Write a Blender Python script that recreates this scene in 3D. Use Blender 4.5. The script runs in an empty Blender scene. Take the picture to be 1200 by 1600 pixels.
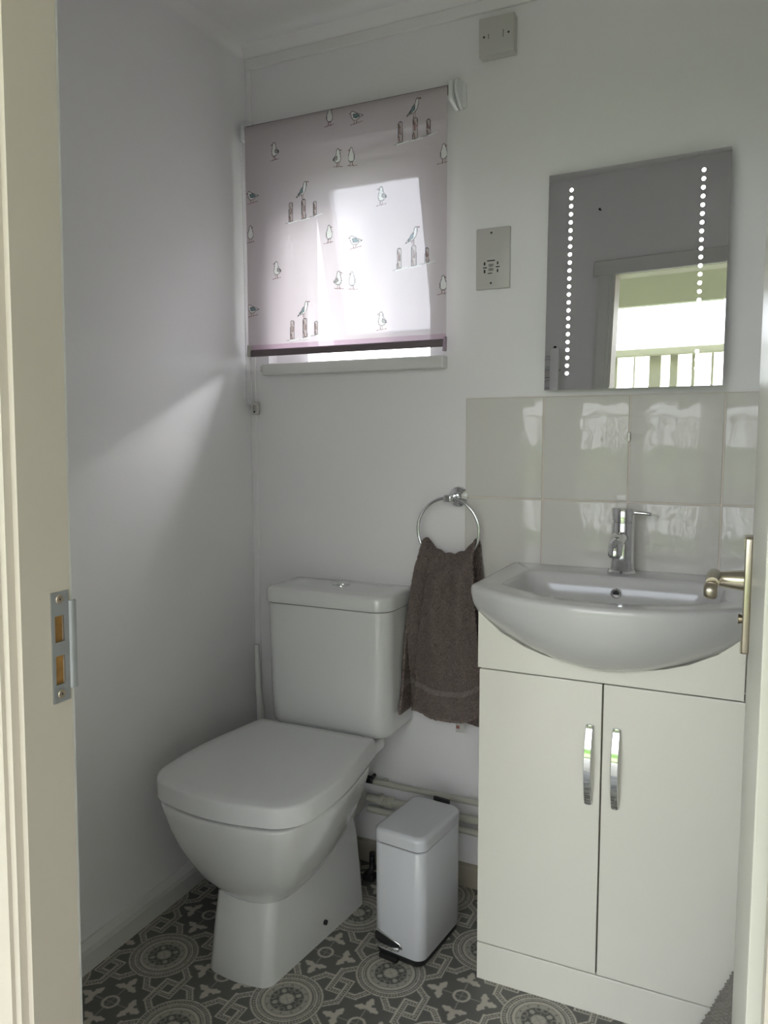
import bpy, bmesh, math, random
import numpy as np
from mathutils import Vector, Matrix
random.seed(7)
PI = math.pi
S = bpy.context.scene
COL = S.collection

# ------------------------------------------------------------------ camera
# world: X right along the window wall, Y into that wall (its face is y=0), Z up, floor z=0
cam_data = bpy.data.cameras.new('camera')
cam = bpy.data.objects.new('camera', cam_data)
COL.objects.link(cam)
F_PX, YAW, PITCH, ROLL = 1221.23, 25.3944, 5.561, -0.1311
cam_data.sensor_fit = 'HORIZONTAL'
cam_data.sensor_width = 36.0
cam_data.lens = F_PX / 1200.0 * 36.0
cam_data.clip_start = 0.02
a, b, r = (math.radians(v) for v in (YAW, PITCH, ROLL))
fw = Vector((-math.sin(a) * math.cos(b), math.cos(a) * math.cos(b), -math.sin(b)))
rt = Vector((math.cos(a), math.sin(a), 0))
up = rt.cross(fw)
rt2 = math.cos(r) * rt + math.sin(r) * up
up2 = -math.sin(r) * rt + math.cos(r) * up
M = Matrix((rt2, up2, -fw)).transposed().to_4x4()
M.translation = Vector((1.3248, -1.9008, 1.2014))
cam.matrix_world = M
S.camera = cam

# ------------------------------------------------------------------ world and exposure
WORLD_STRENGTH = 4.6
EXPOSURE = 0.50
S.view_settings.view_transform = 'Standard'
S.view_settings.look = 'None'
S.view_settings.gamma = 1.0
S.view_settings.use_curve_mapping = False
S.view_settings.exposure = EXPOSURE
w = bpy.data.worlds.new('sky')
S.world = w
w.use_nodes = True
nt = w.node_tree
nt.nodes.clear()
wo = nt.nodes.new('ShaderNodeOutputWorld')
bg = nt.nodes.new('ShaderNodeBackground')
tc = nt.nodes.new('ShaderNodeTexCoord')
sep = nt.nodes.new('ShaderNodeSeparateXYZ')
ramp = nt.nodes.new('ShaderNodeValToRGB')
noi = nt.nodes.new('ShaderNodeTexNoise')
mix = nt.nodes.new('ShaderNodeMix')
mix.data_type = 'RGBA'
ramp.color_ramp.elements[0].position = 0.0
ramp.color_ramp.elements[0].color = (0.90, 0.94, 1.0, 1)
ramp.color_ramp.elements[1].position = 0.7
ramp.color_ramp.elements[1].color = (0.62, 0.78, 1.0, 1)
noi.inputs['Scale'].default_value = 3.0
noi.inputs['Detail'].default_value = 5.0
mr = nt.nodes.new('ShaderNodeMapRange')
mr.inputs['From Min'].default_value = 0.38
mr.inputs['From Max'].default_value = 0.62
mr.inputs['To Min'].default_value = 0.2
mr.inputs['To Max'].default_value = 1.0
L = nt.links.new
L(tc.outputs['Generated'], sep.inputs[0])
L(sep.outputs['Z'], ramp.inputs['Fac'])
L(tc.outputs['Generated'], noi.inputs['Vector'])
L(noi.outputs['Fac'], mr.inputs['Value'])
L(mr.outputs['Result'], mix.inputs['Factor'])
L(ramp.outputs['Color'], mix.inputs['A'])
mix.inputs['B'].default_value = (1, 1, 1, 1)
L(mix.outputs['Result'], bg.inputs['Color'])
bg.inputs['Strength'].default_value = WORLD_STRENGTH
L(bg.outputs[0], wo.inputs[0])
# hazy sun on the window side of the building, broad because of thin cloud
sd = bpy.data.lights.new('hazy_sun', 'SUN')
sd.energy = 11.5
sd.angle = math.radians(30)
sd.color = (1.0, 0.97, 0.93)
sun = bpy.data.objects.new('hazy_sun', sd)
COL.objects.link(sun)
SUN_DIR = Vector((-0.50, -0.66, -0.58))     # direction the light travels
sun.rotation_euler = SUN_DIR.to_track_quat('-Z', 'Y').to_euler()

# ------------------------------------------------------------------ helpers
def mat(name, color, rough=0.5, metal=0.0, noise=None, bump=None, coat=0.0, spec=0.5, emit=None, sub=0.0):
    """noise=(scale, amount) varies the base colour, bump=(scale, strength, distance)"""
    m = bpy.data.materials.new(name)
    m.use_nodes = True
    n = m.node_tree
    p = n.nodes['Principled BSDF']
    p.inputs['Base Color'].default_value = (*color, 1)
    p.inputs['Roughness'].default_value = rough
    p.inputs['Metallic'].default_value = metal
    p.inputs['Coat Weight'].default_value = coat
    p.inputs['Coat Roughness'].default_value = 0.05
    p.inputs['Specular IOR Level'].default_value = spec
    if emit:
        p.inputs['Emission Color'].default_value = (*emit[0], 1)
        p.inputs['Emission Strength'].default_value = emit[1]
    tcn = n.nodes.new('ShaderNodeTexCoord')
    if noise:
        t = n.nodes.new('ShaderNodeTexNoise')
        t.inputs['Scale'].default_value = noise[0]
        t.inputs['Detail'].default_value = 4
        n.links.new(tcn.outputs['Object'], t.inputs['Vector'])
        mx = n.nodes.new('ShaderNodeMix')
        mx.data_type = 'RGBA'
        mx.inputs['A'].default_value = (*[max(0, c * (1 - noise[1])) for c in color], 1)
        mx.inputs['B'].default_value = (*[min(1, c * (1 + noise[1])) for c in color], 1)
        n.links.new(t.outputs['Fac'], mx.inputs['Factor'])
        n.links.new(mx.outputs['Result'], p.inputs['Base Color'])
    if bump:
        t = n.nodes.new('ShaderNodeTexNoise')
        t.inputs['Scale'].default_value = bump[0]
        t.inputs['Detail'].default_value = 3
        n.links.new(tcn.outputs['Object'], t.inputs['Vector'])
        bn = n.nodes.new('ShaderNodeBump')
        bn.inputs['Strength'].default_value = bump[1]
        bn.inputs['Distance'].default_value = bump[2]
        n.links.new(t.outputs['Fac'], bn.inputs['Height'])
        n.links.new(bn.outputs['Normal'], p.inputs['Normal'])
    return m

def attr_color(m, name='pat'):
    n = m.node_tree
    p = n.nodes['Principled BSDF']
    at = n.nodes.new('ShaderNodeAttribute')
    at.attribute_name = name
    for l in list(p.inputs['Base Color'].links):
        n.links.remove(l)
    n.links.new(at.outputs['Color'], p.inputs['Base Color'])
    return at

def obj(name, mesh, material=None, parent=None, smooth=False, angle=None):
    if isinstance(mesh, bmesh.types.BMesh):
        bm = mesh
        me = bpy.data.meshes.new(name)
        bmesh.ops.recalc_face_normals(bm, faces=bm.faces)
        bm.to_mesh(me)
        bm.free()
    else:
        me = mesh
    if material:
        me.materials.append(material)
    if smooth:
        me.polygons.foreach_set('use_smooth', [True] * len(me.polygons))
        if angle:
            try:
                me.set_sharp_from_angle(angle=math.radians(angle))
            except Exception:
                pass
    o = bpy.data.objects.new(name, me)
    COL.objects.link(o)
    if parent:
        o.parent = parent
    return o

def thing(name, label, cat, loc=(0, 0, 0), rot=(0, 0, 0), group=None):
    o = bpy.data.objects.new(name, None)
    o.empty_display_size = 0.05
    COL.objects.link(o)
    o.location = loc
    o.rotation_euler = rot
    tag(o, label, cat, group)
    return o

def tag(o, label=None, cat=None, group=None, kind=None):
    if label: o['label'] = label
    if cat: o['category'] = cat
    if group: o['group'] = group
    if kind: o['kind'] = kind
    return o

def struct(o):
    o['kind'] = 'structure'
    return o

def B():
    return bmesh.new()

def box(bm, x0, x1, y0, y1, z0, z1, bev=0.0, seg=2, mtx=None):
    vs = [bm.verts.new(p) for p in ((x0, y0, z0), (x1, y0, z0), (x1, y1, z0), (x0, y1, z0), (x0, y0, z1), (x1, y0, z1), (x1, y1, z1), (x0, y1, z1))]
    fs = [bm.faces.new([vs[i] for i in q]) for q in ((3, 2, 1, 0), (4, 5, 6, 7), (0, 1, 5, 4), (1, 2, 6, 5), (2, 3, 7, 6), (3, 0, 4, 7))]
    es = list({e for f in fs for e in f.edges})
    out = vs
    if bev > 0:
        res = bmesh.ops.bevel(bm, geom=es, offset=bev, segments=seg, profile=0.5, affect='EDGES')
        out = list({v for f in res['faces'] for v in f.verts} | {v for v in vs if v.is_valid})
    if mtx is not None:
        bmesh.ops.transform(bm, matrix=mtx, verts=out)
    return out

def tube(bm, pts, rad, n=12, caps=True):
    """swept round tube through pts, rad a number or list"""
    pts = [Vector(p) for p in pts]
    if not isinstance(rad, (list, tuple)):
        rad = [rad] * len(pts)
    rings = []
    prev = None
    for i, p in enumerate(pts):
        d = (pts[min(i + 1, len(pts) - 1)] - pts[max(i - 1, 0)]).normalized()
        if prev is None:
            u = d.orthogonal().normalized()
        else:
            u = (prev - d * prev.dot(d)).normalized()
        prev = u
        v = d.cross(u)
        rings.append([bm.verts.new(p + (u * math.cos(2 * PI * k / n) + v * math.sin(2 * PI * k / n)) * rad[i]) for k in range(n)])
    skin(bm, rings, True, caps)
    return rings

def skin(bm, rings, closed=True, caps=True):
    for a_, b_ in zip(rings, rings[1:]):
        n = len(a_)
        for k in range(n if closed else n - 1):
            try:
                bm.faces.new((a_[k], a_[(k + 1) % n], b_[(k + 1) % n], b_[k]))
            except ValueError:
                pass
    if caps and closed:
        bm.faces.new(list(reversed(rings[0])))
        bm.faces.new(rings[-1])

def lathe(bm, prof, axis='Z', n=32, at=(0, 0, 0), caps=True):
    """prof list of (r, h) along the axis"""
    rings = []
    at = Vector(at)
    for r_, h_ in prof:
        ring = []
        for k in range(n):
            c, s = math.cos(2 * PI * k / n) * r_, math.sin(2 * PI * k / n) * r_
            p = {'Z': (c, s, h_), 'Y': (c, h_, s), 'X': (h_, c, s)}[axis]
            ring.append(bm.verts.new(at + Vector(p)))
        rings.append(ring)
    skin(bm, rings, True, caps)

def rpoly(pts, rad, n=8):
    """rounded polygon outline (counter clockwise), constant count"""
    out = []
    m = len(pts)
    if not isinstance(rad, (list, tuple)):
        rad = [rad] * m
    for i in range(m):
        p0, p1, p2 = Vector(pts[i - 1]), Vector(pts[i]), Vector(pts[(i + 1) % m])
        d0, d1 = (p0 - p1), (p2 - p1)
        l0, l1 = d0.length, d1.length
        d0.normalize(); d1.normalize()
        ang = d0.angle(d1)
        t = min(rad[i] / math.tan(ang / 2), l0 * 0.49, l1 * 0.49)
        rr = t * math.tan(ang / 2)
        a_, b_ = p1 + d0 * t, p1 + d1 * t
        c = p1 + (d0 + d1).normalized() * (rr / math.sin(ang / 2))
        va, vb = a_ - c, b_ - c
        an0 = math.atan2(va.y, va.x)
        da = math.atan2(va.x * vb.y - va.y * vb.x, va.dot(vb))
        for k in range(n + 1):
            t_ = an0 + da * k / n
            out.append((c.x + rr * math.cos(t_), c.y + rr * math.sin(t_)))
    return out

def loft(bm, levels, caps=True):
    """levels: list of (outline [(x,y)], z or z-function)"""
    rings = []
    for ol, z in levels:
        rings.append([bm.verts.new((x, y, z(x, y) if callable(z) else z)) for x, y in ol])
    skin(bm, rings, True, caps)
    return rings

def prism(bm, ol, z0, z1, bev=0.0, axis='Z', seg=3):
    """extruded outline with softly rounded rims; axis Y: outline is (x,z), extruded y from z0 to z1"""
    def inset(o, d):
        n = len(o)
        res = []
        for i in range(n):
            p0, p1, p2 = Vector(o[i - 1]), Vector(o[i]), Vector(o[(i + 1) % n])
            e = (p2 - p0)
            if e.length < 1e-9:
                res.append(tuple(p1)); continue
            e.normalize()
            res.append((p1.x - e.y * d, p1.y + e.x * d))
        return res
    lv = []
    if bev > 0:
        for k in range(seg + 1):
            t = PI / 2 * k / seg
            lv.append((inset(ol, bev * (1 - math.sin(t))), z0 + bev * (1 - math.cos(t))))
        for k in range(seg + 1):
            t = PI / 2 * (1 - k / seg)
            lv.append((inset(ol, bev * (1 - math.sin(t))), z1 - bev * (1 - math.cos(t))))
    else:
        lv = [(ol, z0), (ol, z1)]
    rings = []
    for o, z in lv:
        rings.append([bm.verts.new((x, y, z) if axis == 'Z' else ((x, z, y) if axis == 'Y' else (z, x, y))) for x, y in o])
    skin(bm, rings, True, True)

def holed_wall(bm, axis, u0, u1, v0, v1, d0, d1, holes):
    """wall slab in plane (u, v) thickness d0..d1 with rectangular holes (u0,u1,v0,v1). axis 'Y': u=x, v=z"""
    us = sorted({u0, u1, *[h[0] for h in holes], *[h[1] for h in holes]})
    vs_ = sorted({v0, v1, *[h[2] for h in holes], *[h[3] for h in holes]})
    def solid(i, j):
        if i < 0 or j < 0 or i >= len(us) - 1 or j >= len(vs_) - 1:
            return False
        cu, cv = (us[i] + us[i + 1]) / 2, (vs_[j] + vs_[j + 1]) / 2
        return not any(h[0] < cu < h[1] and h[2] < cv < h[3] for h in holes)
    cache = {}
    def V(i, j, k):
        key = (i, j, k)
        if key not in cache:
            d = (d0, d1)[k]
            p = (us[i], d, vs_[j]) if axis == 'Y' else (d, us[i], vs_[j])
            cache[key] = bm.verts.new(p)
        return cache[key]
    for i in range(len(us) - 1):
        for j in range(len(vs_) - 1):
            if not solid(i, j):
                continue
            for k in (0, 1):
                bm.faces.new((V(i, j, k), V(i + 1, j, k), V(i + 1, j + 1, k), V(i, j + 1, k)))
            if not solid(i - 1, j): bm.faces.new((V(i, j, 0), V(i, j + 1, 0), V(i, j + 1, 1), V(i, j, 1)))
            if not solid(i + 1, j): bm.faces.new((V(i + 1, j, 0), V(i + 1, j + 1, 0), V(i + 1, j + 1, 1), V(i + 1, j, 1)))
            if not solid(i, j - 1): bm.faces.new((V(i, j, 0), V(i + 1, j, 0), V(i + 1, j, 1), V(i, j, 1)))
            if not solid(i, j + 1): bm.faces.new((V(i, j + 1, 0), V(i + 1, j + 1, 0), V(i + 1, j + 1, 1), V(i, j + 1, 1)))

def grid_mesh(name, P, colors=None, attr='pat'):
    """P (ny, nx, 3) array of points -> quad grid mesh, optional point colours (ny,nx,3)"""
    ny, nx = P.shape[:2]
    me = bpy.data.meshes.new(name)
    me.vertices.add(ny * nx)
    me.vertices.foreach_set('co', P.reshape(-1).astype(np.float32))
    idx = np.arange(ny * nx, dtype=np.int32).reshape(ny, nx)
    q = np.stack([idx[:-1, :-1], idx[:-1, 1:], idx[1:, 1:], idx[1:, :-1]], -1).reshape(-1, 4)
    nq = len(q)
    me.loops.add(nq * 4)
    me.loops.foreach_set('vertex_index', q.reshape(-1))
    me.polygons.add(nq)
    me.polygons.foreach_set('loop_start', np.arange(nq, dtype=np.int32) * 4)
    me.update(calc_edges=True)
    if colors is not None:
        ca = me.color_attributes.new(attr, 'FLOAT_COLOR', 'POINT')
        c = np.ones((ny * nx, 4), np.float32)
        c[:, :3] = colors.reshape(-1, 3)
        ca.data.foreach_set('color', c.reshape(-1))
    me.validate()
    return me

# ------------------------------------------------------------------ materials
M_wall = mat('wall_paint', (0.885, 0.868, 0.885), 0.62, noise=(2.5, 0.02), bump=(60, 0.10, 0.002))
M_ceil = mat('ceiling_paint', (0.87, 0.855, 0.855), 0.7, bump=(40, 0.1, 0.002))
M_trim = mat('white_gloss_trim', (0.72, 0.72, 0.70), 0.35, noise=(8, 0.03))
M_jamb = mat('cream_gloss_paint', (0.585, 0.53, 0.455), 0.38, noise=(9, 0.03), bump=(25, 0.12, 0.002))
M_door = mat('white_door_paint', (0.64, 0.63, 0.57), 0.32, noise=(7, 0.02), bump=(90, 0.15, 0.001))
M_ceramic = mat('white_ceramic', (0.74, 0.74, 0.735), 0.10, coat=0.6)
M_basin = mat('white_basin_ceramic', (0.64, 0.63, 0.63), 0.10, coat=0.1)
M_seat = mat('white_seat_plastic', (0.76, 0.76, 0.77), 0.22)
M_cab = mat('white_gloss_laminate', (0.87, 0.845, 0.765), 0.14, coat=0.3)
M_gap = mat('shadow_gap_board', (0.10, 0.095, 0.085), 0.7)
M_chrome = mat('chrome', (0.74, 0.75, 0.77), 0.07, 1.0)
M_brushed = mat('satin_nickel', (0.50, 0.45, 0.37), 0.28, 1.0)
M_steel = mat('strike_steel', (0.50, 0.52, 0.55), 0.38, 1.0, noise=(50, 0.1))
M_plate = mat('white_socket_plastic', (0.58, 0.56, 0.54), 0.35)
M_black = mat('black_plastic', (0.012, 0.012, 0.013), 0.45)
M_dark = mat('dark_print', (0.02, 0.02, 0.022), 0.6)
M_wood = mat('chiselled_wood', (0.36, 0.19, 0.05), 0.75, noise=(70, 0.5), bump=(90, 0.8, 0.004))
M_pipe = mat('painted_pipe', (0.58, 0.57, 0.50), 0.5, noise=(30, 0.12), bump=(60, 0.3, 0.002))
M_skb = mat('bare_skirting', (0.38, 0.35, 0.28), 0.7, noise=(12, 0.25))
M_bin = mat('white_bin_metal', (0.66, 0.67, 0.71), 0.24, coat=0.2)
M_upvc = mat('white_upvc', (0.82, 0.82, 0.84), 0.3)
M_grout = mat('grout', (0.78, 0.70, 0.64), 0.8)
M_mat = mat('grey_chenille', (0.27, 0.25, 0.225), 0.95, noise=(60, 0.25))
M_tile = mat('gloss_white_tile', (0.72, 0.70, 0.665), 0.05, coat=0.0, spec=0.33, bump=(8, 0.30, 0.012))
M_mirror = mat('mirror_silver', (0.80, 0.81, 0.81), 0.0, 1.0)
M_edge = mat('mirror_edge_glass', (0.45, 0.52, 0.46), 0.12, 0.3)
M_back = mat('mirror_casing', (0.5, 0.5, 0.5), 0.4)
M_led = mat('led_white', (1, 1, 1), 0.4, emit=((1.0, 0.98, 0.95), 9.0))
M_ledhalo = mat('frosted_dot', (0.8, 0.8, 0.8), 0.5, emit=((1.0, 0.98, 0.95), 1.2))
M_grass = mat('lawn', (0.17, 0.22, 0.09), 0.9, noise=(4, 0.4))
M_hedge = mat('hedge_leaves', (0.10, 0.20, 0.04), 0.8, noise=(9, 0.5), bump=(30, 1, 0.05))
M_deck = mat('pale_decking', (0.66, 0.62, 0.57), 0.7, noise=(6, 0.2))
M_soffit = mat('cream_soffit', (0.60, 0.62, 0.46), 0.5, noise=(5, 0.05))
M_fence = mat('cream_fence_paint', (0.52, 0.52, 0.38), 0.6, noise=(12, 0.1))
M_roof = mat('felt_roof', (0.12, 0.12, 0.12), 0.9)

def glass_mat():
    m = bpy.data.materials.new('window_glass')
    m.use_nodes = True
    n = m.node_tree
    n.nodes.clear()
    o = n.nodes.new('ShaderNodeOutputMaterial')
    tr = n.nodes.new('ShaderNodeBsdfTransparent')
    tr.inputs[0].default_value = (0.93, 0.95, 0.97, 1)
    gl = n.nodes.new('ShaderNodeBsdfGlossy')
    gl.inputs['Roughness'].default_value = 0.02
    fr = n.nodes.new('ShaderNodeFresnel')
    fr.inputs[0].default_value = 1.45
    mx = n.nodes.new('ShaderNodeMixShader')
    n.links.new(fr.outputs[0], mx.inputs[0])
    n.links.new(tr.outputs[0], mx.inputs[1])
    n.links.new(gl.outputs[0], mx.inputs[2])
    n.links.new(mx.outputs[0], o.inputs[0])
    return m
M_glass = glass_mat()

def blind_mat():
    """thin lilac polyester: diffuse front, light coming through, and a little see-through; printed pattern from the colour attribute"""
    m = bpy.data.materials.new('printed_blind_fabric')
    m.use_nodes = True
    n = m.node_tree
    n.nodes.clear()
    o = n.nodes.new('ShaderNodeOutputMaterial')
    at = n.nodes.new('ShaderNodeAttribute'); at.attribute_name = 'pat'
    at2 = n.nodes.new('ShaderNodeAttribute'); at2.attribute_name = 'thru'
    tcn = n.nodes.new('ShaderNodeTexCoord')
    df = n.nodes.new('ShaderNodeBsdfDiffuse')
    tl = n.nodes.new('ShaderNodeBsdfTranslucent')
    tp = n.nodes.new('ShaderNodeBsdfTransparent')
    m1 = n.nodes.new('ShaderNodeMixShader'); m1.inputs[0].default_value = BL_TRANSL
    m2 = n.nodes.new('ShaderNodeMixShader'); m2.inputs[0].default_value = BL_OPEN
    n.links.new(at.outputs['Color'], df.inputs['Color'])
    n.links.new(at2.outputs['Color'], tl.inputs['Color'])
    gm = n.nodes.new('ShaderNodeMix'); gm.data_type = 'RGBA'; gm.inputs['Factor'].default_value = 0.6
    gm.inputs['B'].default_value = (0.92, 0.95, 1.0, 1)
    n.links.new(at2.outputs['Color'], gm.inputs['A'])
    n.links.new(gm.outputs['Result'], tp.inputs['Color'])
    n.links.new(df.outputs[0], m1.inputs[1]); n.links.new(tl.outputs[0], m1.inputs[2])
    n.links.new(m1.outputs[0], m2.inputs[1]); n.links.new(tp.outputs[0], m2.inputs[2])
    n.links.new(m2.outputs[0], o.inputs[0])
    return m
BL_TRANSL, BL_OPEN = 0.29, 0.085
M_blind = blind_mat()

# ------------------------------------------------------------------ room shell
H = 2.262          # ceiling
XR = 1.43          # right wall
YF0, YF1 = -1.345, -1.286   # front partition (thin, with the doorway)
JX, JR = 0.65, 1.345        # doorway left / right faces
DH = 1.87
WX0, WX1, WZ0, WZ1 = 0.06, 0.60, 1.385, 1.985   # window opening
BT = 0.115         # back wall thickness

# patterned floor -----------------------------------------------------------
SP = 0.168
def floor_color(X, Y):
    """encaustic-style vinyl print: medallions, clovers and beaded knot bands on a chequer lattice"""
    u, v = (X - 0.126) / SP, (Y + 0.575) / SP
    dark = np.array((0.095, 0.095, 0.088)); light = np.array((0.54, 0.51, 0.44)); mid = np.array((0.21, 0.205, 0.185))
    val = np.zeros(X.shape)              # 0 dark .. 1 light
    def put(mask, value):
        val[mask] = value
    iu, iv = np.round(u), np.round(v)
    par = (iu + iv) % 2                  # 0 medallion nearest, 1 clover nearest
    # knots at cell centres
    ku, kv = np.floor(u) + 0.5, np.floor(v) + 0.5
    kx, ky = (u - ku) * SP * 1000, (v - kv) * SP * 1000
    flip = (np.floor(u) + np.floor(v)) % 2
    a_ = (kx + ky) / math.sqrt(2); b_ = (kx - ky) / math.sqrt(2)
    a2 = np.where(flip == 0, a_, b_); b2 = np.where(flip == 0, b_, a_)   # a2 runs from medallion to medallion
    put(np.ones_like(val, bool), 0.10)
    def band(dist, along, hw=8.0):
        """beaded band about a centre line: light edges, dark core with light beads"""
        ad = np.abs(dist)
        put(ad < hw + 1.2, 0.12)
        put(ad < hw, 1.0)
        put(ad < hw * 0.52, 0.05)
        ph = (along % 6.6) - 3.3
        put((ad ** 2 + ph ** 2) < 2.3 ** 2, 0.85)
    # clover field: plain dark, four leaves on stems round a small ring
    cu = np.where(par == 0, np.where(np.abs(u - iu) > np.abs(v - iv), iu + np.sign(u - iu), iu), iu)
    cv = np.where(par == 0, np.where(np.abs(u - iu) > np.abs(v - iv), iv, iv + np.sign(v - iv)), iv)
    cx, cy = (u - cu) * SP * 1000, (v - cv) * SP * 1000
    for k in range(4):
        c, s_ = round(math.cos(PI / 2 * k)), round(math.sin(PI / 2 * k))
        lx = cx * c + cy * s_; ly = -cx * s_ + cy * c
        put((np.abs(ly) < 1.0) & (lx > 18) & (lx < 52), 0.8)
        lobe = lambda px_, py_, dx_, dy_, la, wb: ((((lx - px_) * dx_ + (ly - py_) * dy_) / la) ** 2 + ((-(lx - px_) * dy_ + (ly - py_) * dx_) / wb) ** 2) < 1
        put(lobe(62, 0, 1, 0, 17, 7), 0.95)
        put(lobe(65, 0, 0, 1, 9.5, 4.5), 0.95)
        for sg in (-1, 1):
            put(lobe(48, sg * 12, -0.25, sg * 0.97, 16, 6.5), 0.95)
            put(lobe(48, sg * 14, 0.97, sg * 0.25, 9, 4.5), 0.95)
    rc = np.hypot(cx, cy)
    put(rc < 19.5, 0.95); put(rc < 14.0, 0.10)
    put((rc < 14.0) & ((np.abs(cx) < .9) | (np.abs(cy) < .9)), 0.6)
    # interlaced square tongues reaching out of the beaded rings
    fx = np.where(flip == 0, kx, -kx)
    def tongue(pts_, X_, Y_):
        best = np.full(X_.shape, 1e9); al = np.zeros(X_.shape); acc = 0.0
        for p0, p1 in zip(pts_, pts_[1:]):
            dx, dy = p1[0] - p0[0], p1[1] - p0[1]; ln_ = math.hypot(dx, dy)
            t_ = np.clip(((X_ - p0[0]) * dx + (Y_ - p0[1]) * dy) / ln_ ** 2, 0, 1)
            ox, oy = X_ - p0[0] - t_ * dx, Y_ - p0[1] - t_ * dy
            # square corners: chebyshev-like distance for the two straight arms
            d_ = np.hypot(ox, oy) if (dx and dy) else np.maximum(np.abs(ox), np.abs(oy))
            m_ = d_ < best
            best = np.where(m_, d_, best); al = np.where(m_, acc + t_ * ln_, al); acc += ln_
        band(best, al + 3, 7.5)
    TG = [(8, 66), (-17, 45), (-17, -18), (45, -18), (66, 8)]
    tongue(TG, fx, ky)
    tongue(TG, -fx, -ky)
    sub = (np.abs(fx + 17) < 9.5) & (np.abs(ky - 18) < 13)
    if sub.any():
        keep = val.copy()
        tongue([(-17, 45), (-17, -18)], fx, ky)
        val[:] = np.where(sub, val, keep)
    # medallion
    mu = np.where(par == 1, np.where(np.abs(u - iu) > np.abs(v - iv), iu + np.sign(u - iu), iu), iu)
    mv = np.where(par == 1, np.where(np.abs(u - iu) > np.abs(v - iv), iv, iv + np.sign(v - iv)), iv)
    mx_, my_ = (u - mu) * SP * 1000, (v - mv) * SP * 1000
    rm = np.hypot(mx_, my_); th = np.arctan2(my_, mx_)
    band(rm - 70.5, th * 70.5 + 1000, 7.8)
    put(rm < 62.7, 0.05)
    put((rm < 61.0) & (rm > 57.5), 0.75)
    put(rm < 54.5, 0.95)
    put((rm < 47.5) & (rm > 46), 0.3)
    t12 = ((th / (2 * PI) * 12) % 1 - 0.5) * 2 * PI / 12 * 41
    put(rm < 46, 0.70)
    put(((rm - 42) ** 2 + t12 ** 2) < 2.2 ** 2, 0.1)
    put(rm < 36, 0.0)
    t4 = (((th / (2 * PI) * 4) % 1) - 0.5) * 2 * PI / 4
    x4, y4 = rm * np.cos(t4), rm * np.sin(t4)
    put((x4 - 26) ** 2 + (y4 * 1.15) ** 2 < 6.3 ** 2, 0.72)
    t4b = (((th / (2 * PI) * 4 + 0.5) % 1) - 0.5) * 2 * PI / 4
    x5, y5 = rm * np.cos(t4b), rm * np.sin(t4b)
    for sg in (-1, 1):
        d_ = np.hypot(x5 - 31, y5 - sg * 7) - 6
        put((np.abs(d_) < 1.1) & (rm > 17) & (rm < 35), 0.55)
    put((np.abs(y5) < 1.0) & (rm > 15) & (rm < 25), 0.6)
    put(rm < 16.5, 0.85)
    put((rm < 15.5) & (rm > 14.3), 0.5)
    put((rm < 13) & ((np.abs(np.abs(mx_) - np.abs(my_)) < 1.0)), 0.55)
    t = val[..., None]
    col = np.where(t < 0.4, dark + (mid - dark) * (t / 0.4), mid + (light - mid) * ((t - 0.4) / 0.6))
    return col
xs = np.concatenate([np.arange(-0.02, 1.12, 0.0015), np.arange(1.12, XR + 0.02, 0.004)])
ys = np.concatenate([np.arange(-1.40, -0.98, 0.004), np.arange(-0.98, 0.005, 0.0015)])
GX, GY = np.meshgrid(xs, ys)
fc = floor_color(GX, GY)
# soften one step so the print edges are not jagged
fc[1:-1, 1:-1] = (fc[1:-1, 1:-1] * 4 + fc[:-2, 1:-1] + fc[2:, 1:-1] + fc[1:-1, :-2] + fc[1:-1, 2:]) / 8
M_floor = mat('patterned_vinyl', (0.3, 0.3, 0.3), 0.42, bump=(180, 0.12, 0.001))
attr_color(M_floor)
floor = struct(obj('floor', grid_mesh('floor', np.stack([GX, GY, np.zeros_like(GX)], -1), fc), M_floor))

bm = B(); box(bm, -0.08, XR + 0.08, YF0, BT, H, H + 0.06)
struct(obj('ceiling', bm, M_ceil))
bm = B(); box(bm, -0.08, 0, YF0, BT, -0.03, H)
wall_left = struct(obj('wall_left', bm, M_wall))
bm = B(); box(bm, XR, XR + 0.08, YF0, BT, -0.03, H)
struct(obj('wall_right', bm, M_wall))
bm = B(); holed_wall(bm, 'Y', 0, XR, -0.03, H, 0, BT, [(WX0, WX1, WZ0, WZ1)])
wall_back = struct(obj('wall_back', bm, M_wall))
bm = B(); holed_wall(bm, 'Y', 0, XR, -0.03, H, YF0 + 0.001, YF1 - 0.001, [(JX - 0.035, JR + 0.012, -0.03, DH + 0.012)])
struct(obj('wall_front', bm, M_wall))

# coving strip of the window wall and a fine bead against the ceiling
bm = B(); box(bm, 0.0, XR, -0.008, 0.0, 2.212, 2.240, 0.002)
struct(obj('trim_1', bm, M_ceil))
bm = B()
prof = [(0, 2.240), (-0.010, 2.240), (-0.016, 2.243), (-0.024, 2.250), (-0.034, 2.256), (-0.040, H), (0, H)]
rings = [[bm.verts.new((x, y, z)) for y, z in prof] for x in (0.0, XR)]
skin(bm, rings, True, True)
struct(obj('trim_2', bm, M_ceil, smooth=True, angle=50))
# soft cove where the left wall meets the ceiling
bm = B()
prof = [(0.0, H)] + [(0.03 - 0.03 * math.cos(t), H - 0.03 + 0.03 * math.sin(t)) for t in [PI / 2 * (1 - k / 8) for k in range(9)]]
prof = [(0.0, H), (0.03, H)] + [(0.03 * (1 - math.cos(t)), H - 0.03 * (1 - math.sin(t)) ) for t in [PI / 2 * (1 - k / 8) for k in range(1, 9)]]
rings = [[bm.verts.new((x, y, z)) for x, z in prof] for y in (YF1, 0.0)]
skin(bm, rings, True, True)
struct(obj('trim_3', bm, M_ceil, smooth=True, angle=60))
# corner cover strip
bm = B(); box(bm, 0.0, 0.018, -0.006, 0.0, 0.07, 2.212, 0.002)
struct(obj('trim_4', bm, M_wall))
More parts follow.
